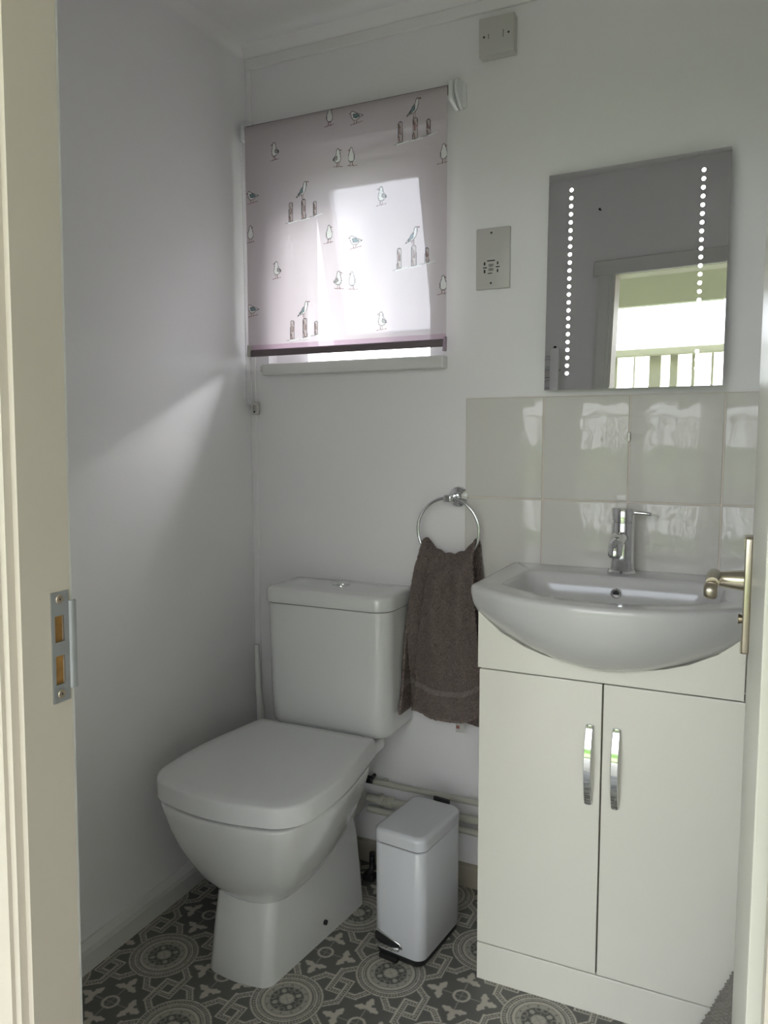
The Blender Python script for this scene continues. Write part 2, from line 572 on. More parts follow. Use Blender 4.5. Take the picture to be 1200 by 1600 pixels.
# skirting boards
bm = B()
prof = [(0, 0), (0.013, 0), (0.013, 0.040), (0.017, 0.044), (0.015, 0.058), (0.005, 0.072), (0, 0.072)]
rings = [[bm.verts.new((x, y, z)) for x, z in prof] for y in (YF1, 0.0)]
skin(bm, rings, True, True)
struct(obj('baseboard_left', bm, M_trim))
bm = B(); box(bm, 0.018, XR, -0.018, 0.0, 0.0, 0.060, 0.002)
struct(obj('baseboard_back', bm, M_skb))

# splash-back tiles, each its own piece of the back wall ------------------
TX = [0.656, 0.856, 1.058, 1.260, XR - 0.003]
TZ = [0.794, 1.0452, 1.2962]
for j in range(2):
    for i in range(4):
        bm = B()
        x0 = TX[i] + (0.0015 if i else 0.001); x1 = TX[i + 1] - 0.0015
        box(bm, x0, x1, -0.0075, -0.0005, TZ[j] + 0.0015, TZ[j + 1] - 0.0015, 0.0022, 3)
        o = obj('tile', bm, M_tile, wall_back, smooth=True, angle=40)
        o.delta_rotation_euler = (0, 0, 0)
bm = B(); box(bm, TX[0], XR, -0.0048, 0.0, TZ[0], TZ[2], 0)
obj('grout', bm, M_grout, wall_back)
tc_ = tag(obj('tile_clip', (lambda bm: (prism(bm, rpoly([(-0.003, -0.011), (0.003, -0.011), (0.003, 0.011), (-0.003, 0.011)], 0.0028, 4), -0.015, -0.0078, 0.001, 'Y'), bm)[1])(B()), mat('clip_metal', (0.25, 0.24, 0.23), 0.3, 1.0)), 'tiny dark metal clip on the tile joint below the mirror', 'clip')
tc_.location = (1.0578, 0, 1.198)

# ------------------------------------------------------------------ window
win = struct(obj('window_1', (lambda bm: (holed_wall(bm, 'Y', WX0, WX1, WZ0, WZ1, 0.045, 0.105, [(0.163, 0.537, WZ0 + 0.020, 1.948)]), bm)[1])(B()), M_upvc))
# top hung sash, opened outwards at the bottom; origin at the hinge
sash = obj('window_sash', (lambda bm: (holed_wall(bm, 'Y', 0.0, 0.362, -0.50, 0.0, -0.022, 0.022, [(0.048, 0.320, -0.455, -0.055)]), bm)[1])(B()), M_upvc, win)
sash.location = (0.169, 0.083, 1.944)
sash.rotation_euler = (math.radians(15), 0, 0)
pn = obj('pane', (lambda bm: (box(bm, 0.048, 0.320, -0.004, 0.004, -0.455, -0.055), bm)[1])(B()), M_glass, sash)
bm = B(); box(bm, WX0 - 0.002, WX1 + 0.003, -0.034, 0.046, 1.372, 1.404, 0.003)
o = obj('window_sill', bm, M_trim, win)
bm = B(); box(bm, 0.036, WX0 - 0.003, -0.012, 0.0, 1.385, 1.402, 0.002)
obj('sill_end', bm, M_trim, win)

# ------------------------------------------------------------------ roller blind
blind = thing('roller_blind', 'lilac roller blind printed with seagulls, half drawn over the window', 'blind', (0.326, 0, 0))
BX0, BX1, BZ0, BZ1, BY = 0.030, 0.620, 1.438, 2.040, -0.055
def loc_child(o):   # children of `blind` are authored in world coordinates
    o.matrix_parent_inverse = Matrix.Translation(Vector((-0.326, 0, 0)))
    return o
def pin(PX, PZ, poly):
    """points-in-polygon mask"""
    ins = np.zeros(PX.shape, bool)
    n = len(poly)
    for i in range(n):
        x0, y0 = poly[i]; x1, y1 = poly[(i + 1) % n]
        if y0 == y1: continue
        c = ((y0 > PZ) != (y1 > PZ)) & (PX < (x1 - x0) * (PZ - y0) / (y1 - y0) + x0)
        ins ^= c
    return ins
def seg(PX, PZ, p, q, w_):
    d = np.array(q) - np.array(p); l2 = (d ** 2).sum()
    t = np.clip(((PX - p[0]) * d[0] + (PZ - p[1]) * d[1]) / l2, 0, 1)
    return np.hypot(PX - p[0] - t * d[0], PZ - p[1] - t * d[1]) < w_
bxs = np.arange(BX0, BX1 + 1e-6, 0.00125); bzs = np.arange(BZ0, BZ1 + 1e-6, 0.00125)
PX, PZ = np.meshgrid(bxs, bzs)
base = np.array((0.60, 0.545, 0.565)); thru0 = np.array((0.75, 0.67, 0.71))
pc = np.ones(PX.shape + (3,)) * base
tcq = np.ones(PX.shape + (3,)) * thru0
WHITE = (0.86, 0.86, 0.84); INK = (0.05, 0.045, 0.05); TEAL = (0.17, 0.26, 0.28); BROWN = (0.24, 0.13, 0.11); GREY = (0.40, 0.38, 0.37)
def ink(mask, c, k=0.75):
    pc[mask] = c
    tcq[mask] = np.array(c) * k + 0.08
def poly(c, s, pts, color, outline=True, flip=1):
    P = [(c[0] + flip * x * s, c[1] + z * s) for x, z in pts]
    sub = (slice(None), slice(None))
    ink(pin(PX, PZ, P), color)
    if outline:
        for i in range(len(P)):
            ink(seg(PX, PZ, P[i], P[(i + 1) % len(P)], 0.00085), INK)
def ln(c, s, p, q, w_, color, flip=1):
    ink(seg(PX, PZ, (c[0] + flip * p[0] * s, c[1] + p[1] * s), (c[0] + flip * q[0] * s, c[1] + q[1] * s), w_), color)
MMU = 0.001
def gull_side(c, f=1, s=MMU, legs=True):   # standing, head turned to f
    body = [(-4, 24), (-1, 27), (3, 26), (5, 21), (5, 15), (9, 9), (14, 4), (15, 0), (7, -6), (0, -8), (-6, -5), (-8, 3), (-6, 12), (-5, 19)]
    poly(c, s, body, WHITE, True, f)
    poly(c, s, [(4, 10), (15, 1), (7, -1), (2, 3)], GREY, True, f)
    ln(c, s, (-5, 23), (-10, 21), 0.0012, BROWN, f)
    if legs:
        ln(c, s, (-2, -8), (-3, -18), 0.0009, BROWN, f); ln(c, s, (3, -7), (3, -18), 0.0009, BROWN, f)
        ln(c, s, (-14, -19), (14, -16), 0.0008, BROWN, f)
def gull_front(c, f=1, s=MMU):
    body = [(-3, 24), (0, 27), (4, 25), (5, 19), (9, 8), (9, -3), (4, -8), (-4, -8), (-8, -2), (-8, 8), (-4, 18)]
    poly(c, s, body, WHITE, True, f)
    ln(c, s, (4, 23), (8, 21), 0.0014, BROWN, f)
    ln(c, s, (-3, -8), (-3, -18), 0.0009, BROWN, f); ln(c, s, (4, -8), (4, -18), 0.0009, BROWN, f)
    ln(c, s, (-16, -19), (12, -16), 0.0008, BROWN, f)
def gull_walk(c, f=1, s=MMU):
    body = [(-14, 12), (-10, 17), (-4, 14), (8, 8), (22, 2), (14, 0), (6, -6), (-6, -6), (-12, 2)]
    poly(c, s, body, WHITE, True, f)
    poly(c, s, [(-7, 9), (2, 9), (13, 2), (5, -1), (-5, 0)], TEAL, True, f)
    ln(c, s, (-14, 12), (-18, 11), 0.0011, BROWN, f)
    ln(c, s, (-3, -6), (-4, -15), 0.0009, BROWN, f); ln(c, s, (4, -6), (3, -15), 0.0009, BROWN, f)
    ln(c, s, (-14, -17), (20, -12), 0.0008, BROWN, f)
def gull_posts(c, s=MMU):
    body = [(5, 22), (9, 25), (12, 22), (12, 12), (8, 0), (0, -8), (-8, -9), (-20, -14), (-15, -8), (-5, 3), (2, 12)]
    poly(c, s, body, WHITE)
    poly(c, s, [(2, 10), (1, -2), (-13, -9), (-8, 0), (-3, 8)], TEAL)
    ln(c, s, (12, 23), (18, 23), 0.0013, BROWN)
    ln(c, s, (-2, -9), (-1, -21), 0.0009, BROWN); ln(c, s, (3, -7), (3, -21), 0.0009, BROWN)
    for (px_, top, h_, w_) in ((-37, -24, 50, 6), (3, -21, 50, 6.5), (38, -30, 36, 5)):
        P = [(px_ - w_, top - h_), (px_ + w_, top - h_ + 2), (px_ + w_ - .5, top - 3), (px_ + w_ / 2, top), (px_ - w_ / 2, top), (px_ - w_ + .5, top - 3)]
        poly(c, s, P, (0.55, 0.47, 0.46))
        for k in range(3):
            ln(c, s, (px_ - w_ * 0.5 + k * w_ * .5, top - 6 - 5 * k), (px_ - w_ * 0.4 + k * w_ * .4, top - h_ * 0.6), 0.001, BROWN)
        ln(c, s, (px_ - w_ * .6, top - h_ * .7), (px_ - w_ * .2, top - h_ + 3), 0.0016, BROWN)
        ln(c, s, (px_ - w_, top - h_ + 1), (px_ - w_ + 1, top - 4), 0.001, INK)
    ln(c, s, (-54, -76), (-24, -74), 0.0012, GREY); ln(c, s, (-45, -77), (-15, -73), 0.0018, WHITE); ln(c, s, (-10, -74), (22, -71), 0.0016, WHITE)
    ln(c, s, (20, -68), (36, -67), 0.0014, GREY); ln(c, s, (38, -68), (60, -64), 0.0014, WHITE)
for q in ((0.295, 2.018), (0.611, 1.880), (0.042, 1.751), (0.291, 1.724), (0.611, 1.568)): gull_front(q, 1)
for q in ((0.371, 2.008), (0.049, 1.853), (0.367, 1.700), (0.044, 1.549)): gull_walk(q, 1)
for q in ((0.124, 1.958), (0.443, 1.801), (0.125, 1.647), (0.442, 1.491)): gull_side(q, 1)
for q in ((0.320, 1.912), (0.319, 1.604)): gull_side(q, -1)
for q in ((0.359, 1.909), (0.359, 1.599)): gull_front(q, -1)
for q in ((0.533, 2.000), (0.211, 1.847), (0.530, 1.695), (0.211, 1.537)): gull_posts(q)
hem_rows = PZ < 1.4535
pc[hem_rows] *= np.array((0.92, 0.78, 0.87)); tcq[hem_rows] *= np.array((0.76, 0.62, 0.72))
fab_y = BY + 0.0015 * np.sin(PX * 9 + 1) * np.sin((PZ - BZ0) * 5)
me = grid_mesh('fabric', np.stack([PX, fab_y, PZ], -1), pc)
ca = me.color_attributes.new('thru', 'FLOAT_COLOR', 'POINT')
c4 = np.ones((PX.size, 4), np.float32); c4[:, :3] = tcq.reshape(-1, 3)
ca.data.foreach_set('color', c4.reshape(-1))
loc_child(obj('fabric', me, M_blind, blind))
M_hem = mat('lilac_hem', (0.38, 0.30, 0.36), 0.8)
bm = B()   # wrapped bottom bar
prof = [(-0.0565, 1.4405), (-0.060, 1.4395), (-0.063, 1.437), (-0.063, 1.426), (-0.060, 1.422), (-0.052, 1.422), (-0.050, 1.426), (-0.051, 1.4370)]
rings = [[bm.verts.new((x, y, z)) for y, z in prof] for x in (BX0 + 0.008, BX1 - 0.002)]
skin(bm, rings, True, True)
loc_child(obj('bottom_bar', bm, mat('mauve_bar_pocket', (0.17, 0.135, 0.15), 0.75), blind, smooth=True, angle=50))
bm = B()
lathe(bm, [(0.0, 0), (0.011, 0), (0.011, BX1 - BX0), (0.0, BX1 - BX0)], 'X', 20, (BX0, BY + 0.012, 2.034), False)
loc_child(obj('roller_tube', bm, mat('mauve_roller', (0.13, 0.10, 0.115), 0.8), blind, smooth=True, angle=60))
for xx, nm in ((BX1 + 0.003, 'bracket'), (BX0 - 0.012, 'bracket')):
    bm = B()
    ol = rpoly([(-0.055, 2.048), (-0.055, 2.008), (-0.004, 1.998), (-0.001, 2.000), (-0.001, 2.062), (-0.030, 2.062)][::-1], 0.008, 4)
    prism(bm, ol, xx, xx + 0.009, 0.002, 'X')
    if xx > 0.3:
        ol = rpoly([(-0.040, 2.060), (-0.044, 2.030), (-0.010, 2.000), (-0.001, 2.0), (-0.001, 2.058)][::-1], 0.010, 4)
        prism(bm, ol, xx + 0.011, xx + 0.019, 0.003, 'X')
        box(bm, xx + 0.008, xx + 0.028, -0.006, 0.0, 2.003, 2.058, 0.002)
    loc_child(obj(nm, bm, M_upvc, blind, smooth=True, angle=45))
bm = B()   # clear end clip of the bottom bar
ol = rpoly([(BX0 + 0.001, 1.421), (BX0 + 0.012, 1.421), (BX0 + 0.013, 1.452), (BX0 + 0.004, 1.456)], 0.004, 4)
prism(bm, ol, -0.068, -0.050, 0.002, 'Y')
loc_child(obj('end_clip', bm, M_plate, blind, smooth=True, angle=45))
bm = B(); prism(bm, rpoly([(BX1 - 0.006, 1.410), (BX1 + 0.002, 1.410), (BX1 + 0.003, 1.446), (BX1 - 0.003, 1.446)], 0.002, 3), -0.066, -0.056, 0.001, 'Y')
loc_child(obj('end_clip', bm, M_hem, blind))
# bead chain: two strands and a bottom loop, beads joined in one part
bm = B()
def bead(p, r_=0.0022):
    mt = Matrix.Translation(Vector(p))
    bmesh.ops.create_icosphere(bm, subdivisions=1, radius=r_, matrix=mt)
path = []
z = 2.03
while z > 1.30:
    path.append((0.0155 + 0.002 * math.sin(z * 5), -0.050, z)); path.append((0.0265 + 0.0045 * max(0, (1.75 - z)) * 2, -0.038, z)); z -= 0.0058
for k in range(9):
    t = PI * k / 8
    path.append((0.0225 + 0.0075 * math.cos(t), -0.044, 1.300 - 0.010 * math.sin(t)))
for q in path: bead(q)
tube(bm, [(0.0155, -0.050, 2.03), (0.0165, -0.050, 1.30)], 0.0005, 5)
ch = loc_child(obj('bead_chain', bm, M_upvc, blind, smooth=True)); ch['kind'] = 'stuff'
cl = thing('chain_cleat', 'small white plastic chain cleat screwed at the corner below the blind', 'cleat', (0.022, 0, 1.285))
bm = B(); prism(bm, rpoly([(-0.008, -0.022), (0.008, -0.022), (0.008, 0.014), (-0.008, 0.014)], 0.003, 3), -0.022, -0.006, 0.002, 'Y')
obj('back_plate', bm, M_plate, cl, smooth=True, angle=45)
bm = B(); tube(bm, [(0.0, -0.02, -0.004), (0.004, -0.03, 0.002), (0.013, -0.034, 0.010)], [0.004, 0.0035, 0.003], 8)
obj('hook', bm, M_plate, cl, smooth=True)
bm = B(); lathe(bm, [(0, -0.0235), (0.0028, -0.0235), (0.0028, -0.022), (0, -0.022)], 'Y', 10, (0.001, 0, -0.014), False)
obj('screw', bm, M_dark, cl)

# ------------------------------------------------------------------ switch plate and shaver socket
sw = thing('switch_plate', 'square white surface-mounted fan switch box high up by the ceiling', 'switch', (0.7325, 0, 2.100))
bm = B(); box(bm, -0.043, 0.043, -0.022, 0.0, 0, 0.086, 0.003); obj('back_box', bm, M_plate, sw, smooth=True, angle=40)
bm = B(); box(bm, -0.0435, 0.0435, -0.030, -0.0215, -0.0005, 0.0865, 0.0025); obj('faceplate', bm, M_plate, sw, smooth=True, angle=40)
for xx, h_ in ((-0.019, 0.011), (0.017, 0.017)):
    bm = B(); box(bm, xx - 0.0006, xx + 0.0006, -0.0306, -0.0298, 0.043 - h_ / 2, 0.043 + h_ / 2); obj('slot', bm, M_dark, sw)
for xx in (-0.030, 0.030):
    bm = B(); lathe(bm, [(0, -0.0308), (0.0026, -0.0308), (0.0028, -0.0295), (0, -0.0295)], 'Y', 12, (xx, 0, 0.043), False)
    obj('screw', bm, mat('screw_dark', (0.10, 0.10, 0.10), 0.4, 1.0) if 'screw_dark' not in bpy.data.materials else bpy.data.materials['screw_dark'], sw)
sh = thing('shaver_socket', 'tall white shaver socket plate on the wall left of the mirror', 'socket', (0.7235, 0, 1.561))
bm = B(); box(bm, -0.043, 0.043, -0.010, 0.0, 0, 0.146, 0.002); obj('faceplate', bm, M_plate, sh, smooth=True, angle=40)
def mark(x0, x1, z0, z1):
    bm = B(); box(bm, x0, x1, -0.0106, -0.0098, z0, z1); return bm
for x0, x1, z0, z1, nm in ((-0.014, 0.006, 0.0665, 0.069, 'voltage_mark'), (-0.012, -0.001, 0.0365, 0.0385, 'voltage_mark'),
                       (-0.0245, -0.0145, 0.0505, 0.053, 'voltage_mark'), (0.008, 0.018, 0.0505, 0.053, 'voltage_mark'),
                       (-0.0225, -0.0185, 0.0575, 0.065, 'pin_slot'), (-0.0225, -0.0185, 0.039, 0.047, 'pin_slot'),
                       (0.011, 0.0145, 0.0575, 0.064, 'pin_slot'), (0.011, 0.0145, 0.039, 0.046, 'pin_slot')):
    obj(nm, mark(x0, x1, z0, z1), M_dark, sh)
for zz in (0.0565, 0.0465):
    for xx in (-0.007, -0.001):
        bm = B(); lathe(bm, [(0.0020, -0.0102), (0.0033, -0.0102), (0.0033, -0.0106), (0.0020, -0.0106), (0.0020, -0.0102)], 'Y', 14, (xx, 0, zz), False)
        obj('shaver_symbol', bm, M_dark, sh)
for zz in (0.014, 0.134):
    bm = B(); lathe(bm, [(0, -0.0108), (0.0026, -0.0108), (0.0028, -0.0096), (0, -0.0096)], 'Y', 12, (-0.004, 0, zz), False)
    obj('screw', bm, bpy.data.materials['screw_dark'], sh)

# ------------------------------------------------------------------ illuminated mirror (hangs a little skewed)
PH, TA = 3.22, 1.3
mir = thing('led_mirror', 'frameless rectangular mirror with two columns of lit LED dots above the basin', 'mirror', (1.0586, -0.0395, 1.557), (math.radians(-TA), 0, math.radians(-PH)))
# local: x right, y into the wall, z up; turned by -PH so its face looks a touch to the left
MW, MH = 0.196, 0.2485
bm = B(); box(bm, -MW + 0.04, MW - 0.04, 0.006, 0.024, -MH + 0.04, MH - 0.04, 0.002); obj('casing', bm, M_back, mir)
bm = B(); box(bm, -MW + 0.0004, MW - 0.0004, 0.0003, 0.006, -MH + 0.0004, MH - 0.0004, 0.0); obj('edge', bm, M_edge, mir)
bm = B()   # bevelled silvered face
b1 = 0.003
o_ = [bm.verts.new(p) for p in ((-MW, 0.0001, -MH), (MW, 0.0001, -MH), (MW, 0.0001, MH), (-MW, 0.0001, MH))]
i_ = [bm.verts.new(p) for p in ((-MW + b1, 0, -MH + b1), (MW - b1, 0, -MH + b1), (MW - b1, 0, MH - b1), (-MW + b1, 0, MH - b1))]
skin(bm, [o_, i_], True, False); bm.faces.new(i_)
obj('mirror_glass', bm, M_mirror, mir)
led_me = None
for xx, n0 in ((-0.1425, 24), (0.1425, 24)):
    for k in range(n0):
        zz = 0.2085 - k * 0.01822
        if led_me is None:
            bm = B(); lathe(bm, [(0, -0.0012), (0.0030, -0.0011), (0.0042, -0.0006), (0.0044, -0.0002), (0, -0.0002)], 'Y', 12, (0, 0, 0), False)
            o = obj('led_dot', bm, M_led, mir); led_me = o.data
        else:
            o = bpy.data.objects.new('led_dot', led_me); COL.objects.link(o); o.parent = mir
        o.location = (xx, 0, zz)

# ------------------------------------------------------------------ toilet
tl = thing('toilet', 'white close-coupled toilet with squared lid beside the left wall', 'toilet', (0.33, -0.35, 0))
CX = 0.0; OY = 0.35      # children authored relative to x=0.33, y as world + .35
def T(yw): return yw + OY
def ped(hf, hb, yf, yb, rf=0.03, rb=0.02, bulge=0.012):
    pts = [(-hb, yb), (-hf, yf), (0, yf - bulge), (hf, yf), (hb, yb)]
    return rpoly([(x, T(y)) for x, y in pts], [rb, rf, 0.25, rf, rb], 6)
bm = B()
loft(bm, [(ped(0.082, 0.127, -0.570, -0.185), 0.0), (ped(0.083, 0.127, -0.572, -0.185), 0.004), (ped(0.080, 0.120, -0.556, -0.187), 0.10),
          (ped(0.078, 0.113, -0.540, -0.190), 0.18), (ped(0.085, 0.102, -0.50, -0.19, 0.04, 0.03), 0.26),
          (ped(0.10, 0.088, -0.42, -0.20, 0.05, 0.04), 0.33), (ped(0.10, 0.07, -0.38, -0.21, 0.05, 0.04), 0.39)])
def bowl(hw, yf, yb, hb=None, rf=0.07, rb=0.05, bul=0.03):
    hb = hb or hw * 0.86
    pts = [(-hb, yb), (-hw, (yb * 0.52 + yf * 0.48)), (-hw * 0.86, yf + bul), (0, yf - 0.004), (hw * 0.86, yf + bul), (hw, (yb * 0.52 + yf * 0.48)), (hb, yb)]
    return rpoly([(x, T(y)) for x, y in pts], [rb, 0.5, rf, 0.5, rf, 0.5, rb], 6)
loft(bm, [(bowl(0.040, -0.500, -0.40, rf=0.03, rb=0.02, bul=.01), 0.150), (bowl(0.078, -0.540, -0.37, rf=0.05, rb=0.03, bul=.018), 0.163),
          (bowl(0.108, -0.565, -0.345, rf=0.06, rb=0.03, bul=.022), 0.185), (bowl(0.138, -0.592, -0.315, rf=0.07, bul=.026), 0.22), (bowl(0.160, -0.613, -0.290), 0.258),
          (bowl(0.177, -0.632, -0.268), 0.30), (bowl(0.189, -0.645, -0.25), 0.34), (bowl(0.197, -0.654, -0.235), 0.375), (bowl(0.201, -0.658, -0.23), 0.396), (bowl(0.200, -0.657, -0.23), 0.401), (bowl(0.196, -0.653, -0.235), 0.403)])
# rear shelf that carries the cistern
def shelf(hw, yf, yb, r_=0.03): return rpoly([(-hw, T(yb)), (-hw, T(yf)), (hw, T(yf)), (hw, T(yb))], r_, 6)
loft(bm, [(shelf(0.07, -0.26, -0.12), 0.30), (shelf(0.10, -0.30, -0.11), 0.345), (shelf(0.135, -0.32, -0.09), 0.375), (shelf(0.152, -0.33, -0.08, .05), 0.395), (shelf(0.158, -0.33, -0.09, .06), 0.412), (shelf(0.157, -0.33, -0.092, .06), 0.424), (shelf(0.152, -0.32, -0.096, .05), 0.428)])
obj('pan', bm, M_ceramic, tl, smooth=True, angle=55)
bm = B(); lathe(bm, [(0.045, -0.01), (0.045, 0.19)], 'Y', 24, (0, T(-0.20), 0.185)); obj('waste_pipe', bm, M_plate, tl, smooth=True, angle=50)
bm = B(); loft(bm, [(bowl(0.180, -0.637, -0.24), 0.404), (bowl(0.181, -0.638, -0.24), 0.409), (bowl(0.180, -0.637, -0.24), 0.4102)]); obj('seat', bm, M_seat, tl, smooth=True, angle=50)
def lido(d=0.0):
    pts = [(-0.170 + d, -0.214 - d), (-0.206 + d, -0.44), (-0.192 + d, -0.625 + d), (0, -0.668 + d), (0.192 - d, -0.625 + d), (0.206 - d, -0.44), (0.170 - d, -0.214 - d)]
    return rpoly([(x, T(y)) for x, y in pts], [0.010, 0.9, 0.085, 0.6, 0.085, 0.9, 0.010], 9)
bm = B()
loft(bm, [(lido(0.003), 0.4105), (lido(0.0), 0.4115), (lido(0), 0.446), (lido(0.0008), 0.4505), (lido(0.0025), 0.4532), (lido(0.006), 0.4550), (lido(0.03), 0.4560)])
obj('lid', bm, M_seat, tl, smooth=True, angle=60)
for sx in (-1, 1):
    bm = B(); lathe(bm, [(0.008, -0.02), (0.008, 0.02)], 'X', 12, (sx * 0.075, T(-0.205), 0.436)); obj('hinge', bm, M_chrome, tl, smooth=True, angle=50)
def cis(hw, yf, yb, rf=0.045, rb=0.012, off=0.005): return rpoly([(-hw + off, T(yb)), (-hw + off, T(yf)), (hw + off, T(yf)), (hw + off, T(yb))], [rb, rf, rf, rb], 8)
bm = B()
loft(bm, [(cis(0.160, -0.160, -0.03), 0.4285), (cis(0.170, -0.170, -0.018), 0.431), (cis(0.176, -0.178, -0.012), 0.437), (cis(0.178, -0.181, -0.010), 0.448), (cis(0.180, -0.184, -0.010), 0.52), (cis(0.183, -0.188, -0.010), 0.762)])
obj('cistern', bm, M_ceramic, tl, smooth=True, angle=50)
bm = B()
loft(bm, [(cis(0.176, -0.180, -0.010), 0.7625), (cis(0.178, -0.183, -0.010, 0.05), 0.7655), (cis(0.187, -0.194, -0.008, 0.05), 0.7656), (cis(0.188, -0.195, -0.008, 0.05), 0.768), (cis(0.187, -0.194, -0.008, 0.05), 0.796), (cis(0.184, -0.190, -0.010, 0.048), 0.801), (cis(0.176, -0.182, -0.016, 0.045), 0.8035), (cis(0.13, -0.14, -0.05, 0.04), 0.8045)])
obj('cistern_lid', bm, M_ceramic, tl, smooth=True, angle=50)
bm = B(); lathe(bm, [(0, 0.802), (0.025, 0.802), (0.025, 0.8065), (0.0225, 0.808), (0.021, 0.8072), (0, 0.8072)], 'Z', 32, (0.003, T(-0.080), 0), False)
fb = obj('flush_button', bm, M_chrome, tl, smooth=True, angle=40)
bm = B(); lathe(bm, [(0, 0.807), (0.012, 0.807), (0.0115, 0.8090), (0, 0.8095)], 'Z', 24, (0.008, T(-0.080), 0), False)
obj('half_flush_button', bm, M_chrome, fb, smooth=True, angle=40)
bm = B(); lathe(bm, [(0, -0.006), (0.006, -0.006), (0.006, 0.0012), (0, 0.0012)], 'X', 16, (0.1085, T(-0.362), 0.040), False)
obj('fixing_hole_cap', bm, M_dark, tl)

# toilet brush behind the pan
tb = thing('toilet_brush', 'white toilet brush with slim handle leaning in the corner behind the toilet', 'toilet brush', (0.074, -0.085, 0))
bm = B(); lathe(bm, [(0.045, 0), (0.048, 0.004), (0.046, 0.10), (0.040, 0.14), (0.036, 0.14), (0.040, 0.10), (0.040, 0.01)], 'Z', 24); obj('holder', bm, M_plate, tb, smooth=True, angle=50)
bm = B(); tube(bm, [(0.004, 0.0, 0.03), (-0.012, 0.020, 0.36), (-0.030, 0.028, 0.48), (-0.036, 0.032, 0.60)], [0.008, 0.011, 0.0095, 0.0075], 14); obj('handle', bm, M_trim, tb, smooth=True, angle=50)

# ------------------------------------------------------------------ pedal bin
pb = thing('pedal_bin', 'slim white rectangular pedal bin with black base between toilet and vanity', 'bin', (0.638, -0.268, 0), (0, 0, math.radians(-6.5)))
def bo(d=0, hx=0.066, hy=0.099, r_=0.024): return rpoly([(-hx + d, hy - d), (-hx + d, -hy + d), (hx - d, -hy + d), (hx - d, hy - d)], r_ - d * .5, 7)
bm = B(); loft(bm, [(bo(0.006), 0.0), (bo(0.003), 0.004), (bo(0.002), 0.016), (bo(0.004), 0.018)]); obj('base', bm, M_black, pb, smooth=True, angle=50)
bm = B(); loft(bm, [(bo(0.002), 0.0165), (bo(0), 0.019), (bo(0), 0.270), (bo(0.002), 0.272)]); obj('body', bm, M_bin, pb, smooth=True, angle=50)
bm = B(); loft(bm, [(bo(0.004), 0.2722), (bo(0.004), 0.2755)]); obj('rim_gasket', bm, M_black, pb)
bm = B(); loft(bm, [(bo(0.001), 0.2756), (bo(-0.0012), 0.277), (bo(-0.0012), 0.296), (bo(-0.0005), 0.3005), (bo(0.0025), 0.3040), (bo(0.0075), 0.3062), (bo(0.010), 0.3066)]); obj('lid', bm, M_bin, pb, smooth=True, angle=50)
bm = B(); box(bm, -0.014, 0.030, 0.099, 0.106, 0.278, 0.312, 0.002); obj('lid_hinge', bm, M_black, pb)
# pedal recess and chrome pedal in the front face (front = -y)
bm = B(); prism(bm, rpoly([(-0.056, 0.034), (0.006, 0.030), (0.012, 0.036), (0.006, 0.045), (-0.050, 0.062), (-0.057, 0.056)], 0.004, 3), -0.1003, -0.098, 0, 'Y'); obj('pedal_recess', bm, M_black, pb)
bm = B()
ol = rpoly([(-0.055, -0.1005), (-0.053, -0.106), (-0.040, -0.111), (-0.008, -0.111), (0.008, -0.106), (0.010, -0.1005)], 0.005, 4)
rings = []
for s_, z_ in ((0.94, 0.032), (1.0, 0.034), (1.0, 0.039), (0.94, 0.041)):
    rings.append([bm.verts.new(((x + 0.023) * s_ - 0.023, y, z_ + (x + 0.057) * -0.04)) for x, y in ol])
skin(bm, rings, True, True)
obj('pedal', bm, M_chrome, pb, smooth=True, angle=50)
bm = B(); tube(bm, [(-0.057, -0.1005, 0.032), (-0.0585, -0.1015, 0.056), (-0.052, -0.1015, 0.063), (-0.020, -0.1015, 0.053), (0.008, -0.1010, 0.046), (0.014, -0.1005, 0.035)], 0.0022, 8); obj('pedal_surround', bm, M_chrome, pb, smooth=True)
bm = B(); box(bm, -0.045, 0.004, -0.108, -0.09, 0.0, 0.012, 0.003); obj('foot', bm, M_black, pb)

# ------------------------------------------------------------------ vanity unit, basin, tap
VX0, VX1, VY = 0.8086, 1.3266, -0.3385
vu = thing('vanity_unit', 'white gloss two-door vanity cupboard under the basin', 'cabinet', ((VX0 + VX1) / 2, 0, 0))
def vc(o): o.matrix_parent_inverse = Matrix.Translation(Vector((-(VX0 + VX1) / 2, 0, 0))); return o
bm = B()
box(bm, VX0, VX1, VY + 0.019, -0.020, 0.0, 0.72)
for x0, x1 in ((VX0, VX0 + 0.016), (VX1 - 0.016, VX1)):
    box(bm, x0, x1, -0.24, -0.010, 0.7201, 0.775)
vc(obj('carcass', bm, M_cab, vu))
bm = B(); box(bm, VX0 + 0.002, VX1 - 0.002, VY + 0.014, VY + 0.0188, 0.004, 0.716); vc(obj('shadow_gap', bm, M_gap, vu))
XM = 1.0672
for x0, x1, z0, z1, nm in ((VX0, VX1, 0.0, 0.0845, 'plinth'),):
    bm = B(); box(bm, x0, x1, VY, VY + 0.018, z0, z1, 0.0012); vc(obj(nm, bm, M_cab, vu))
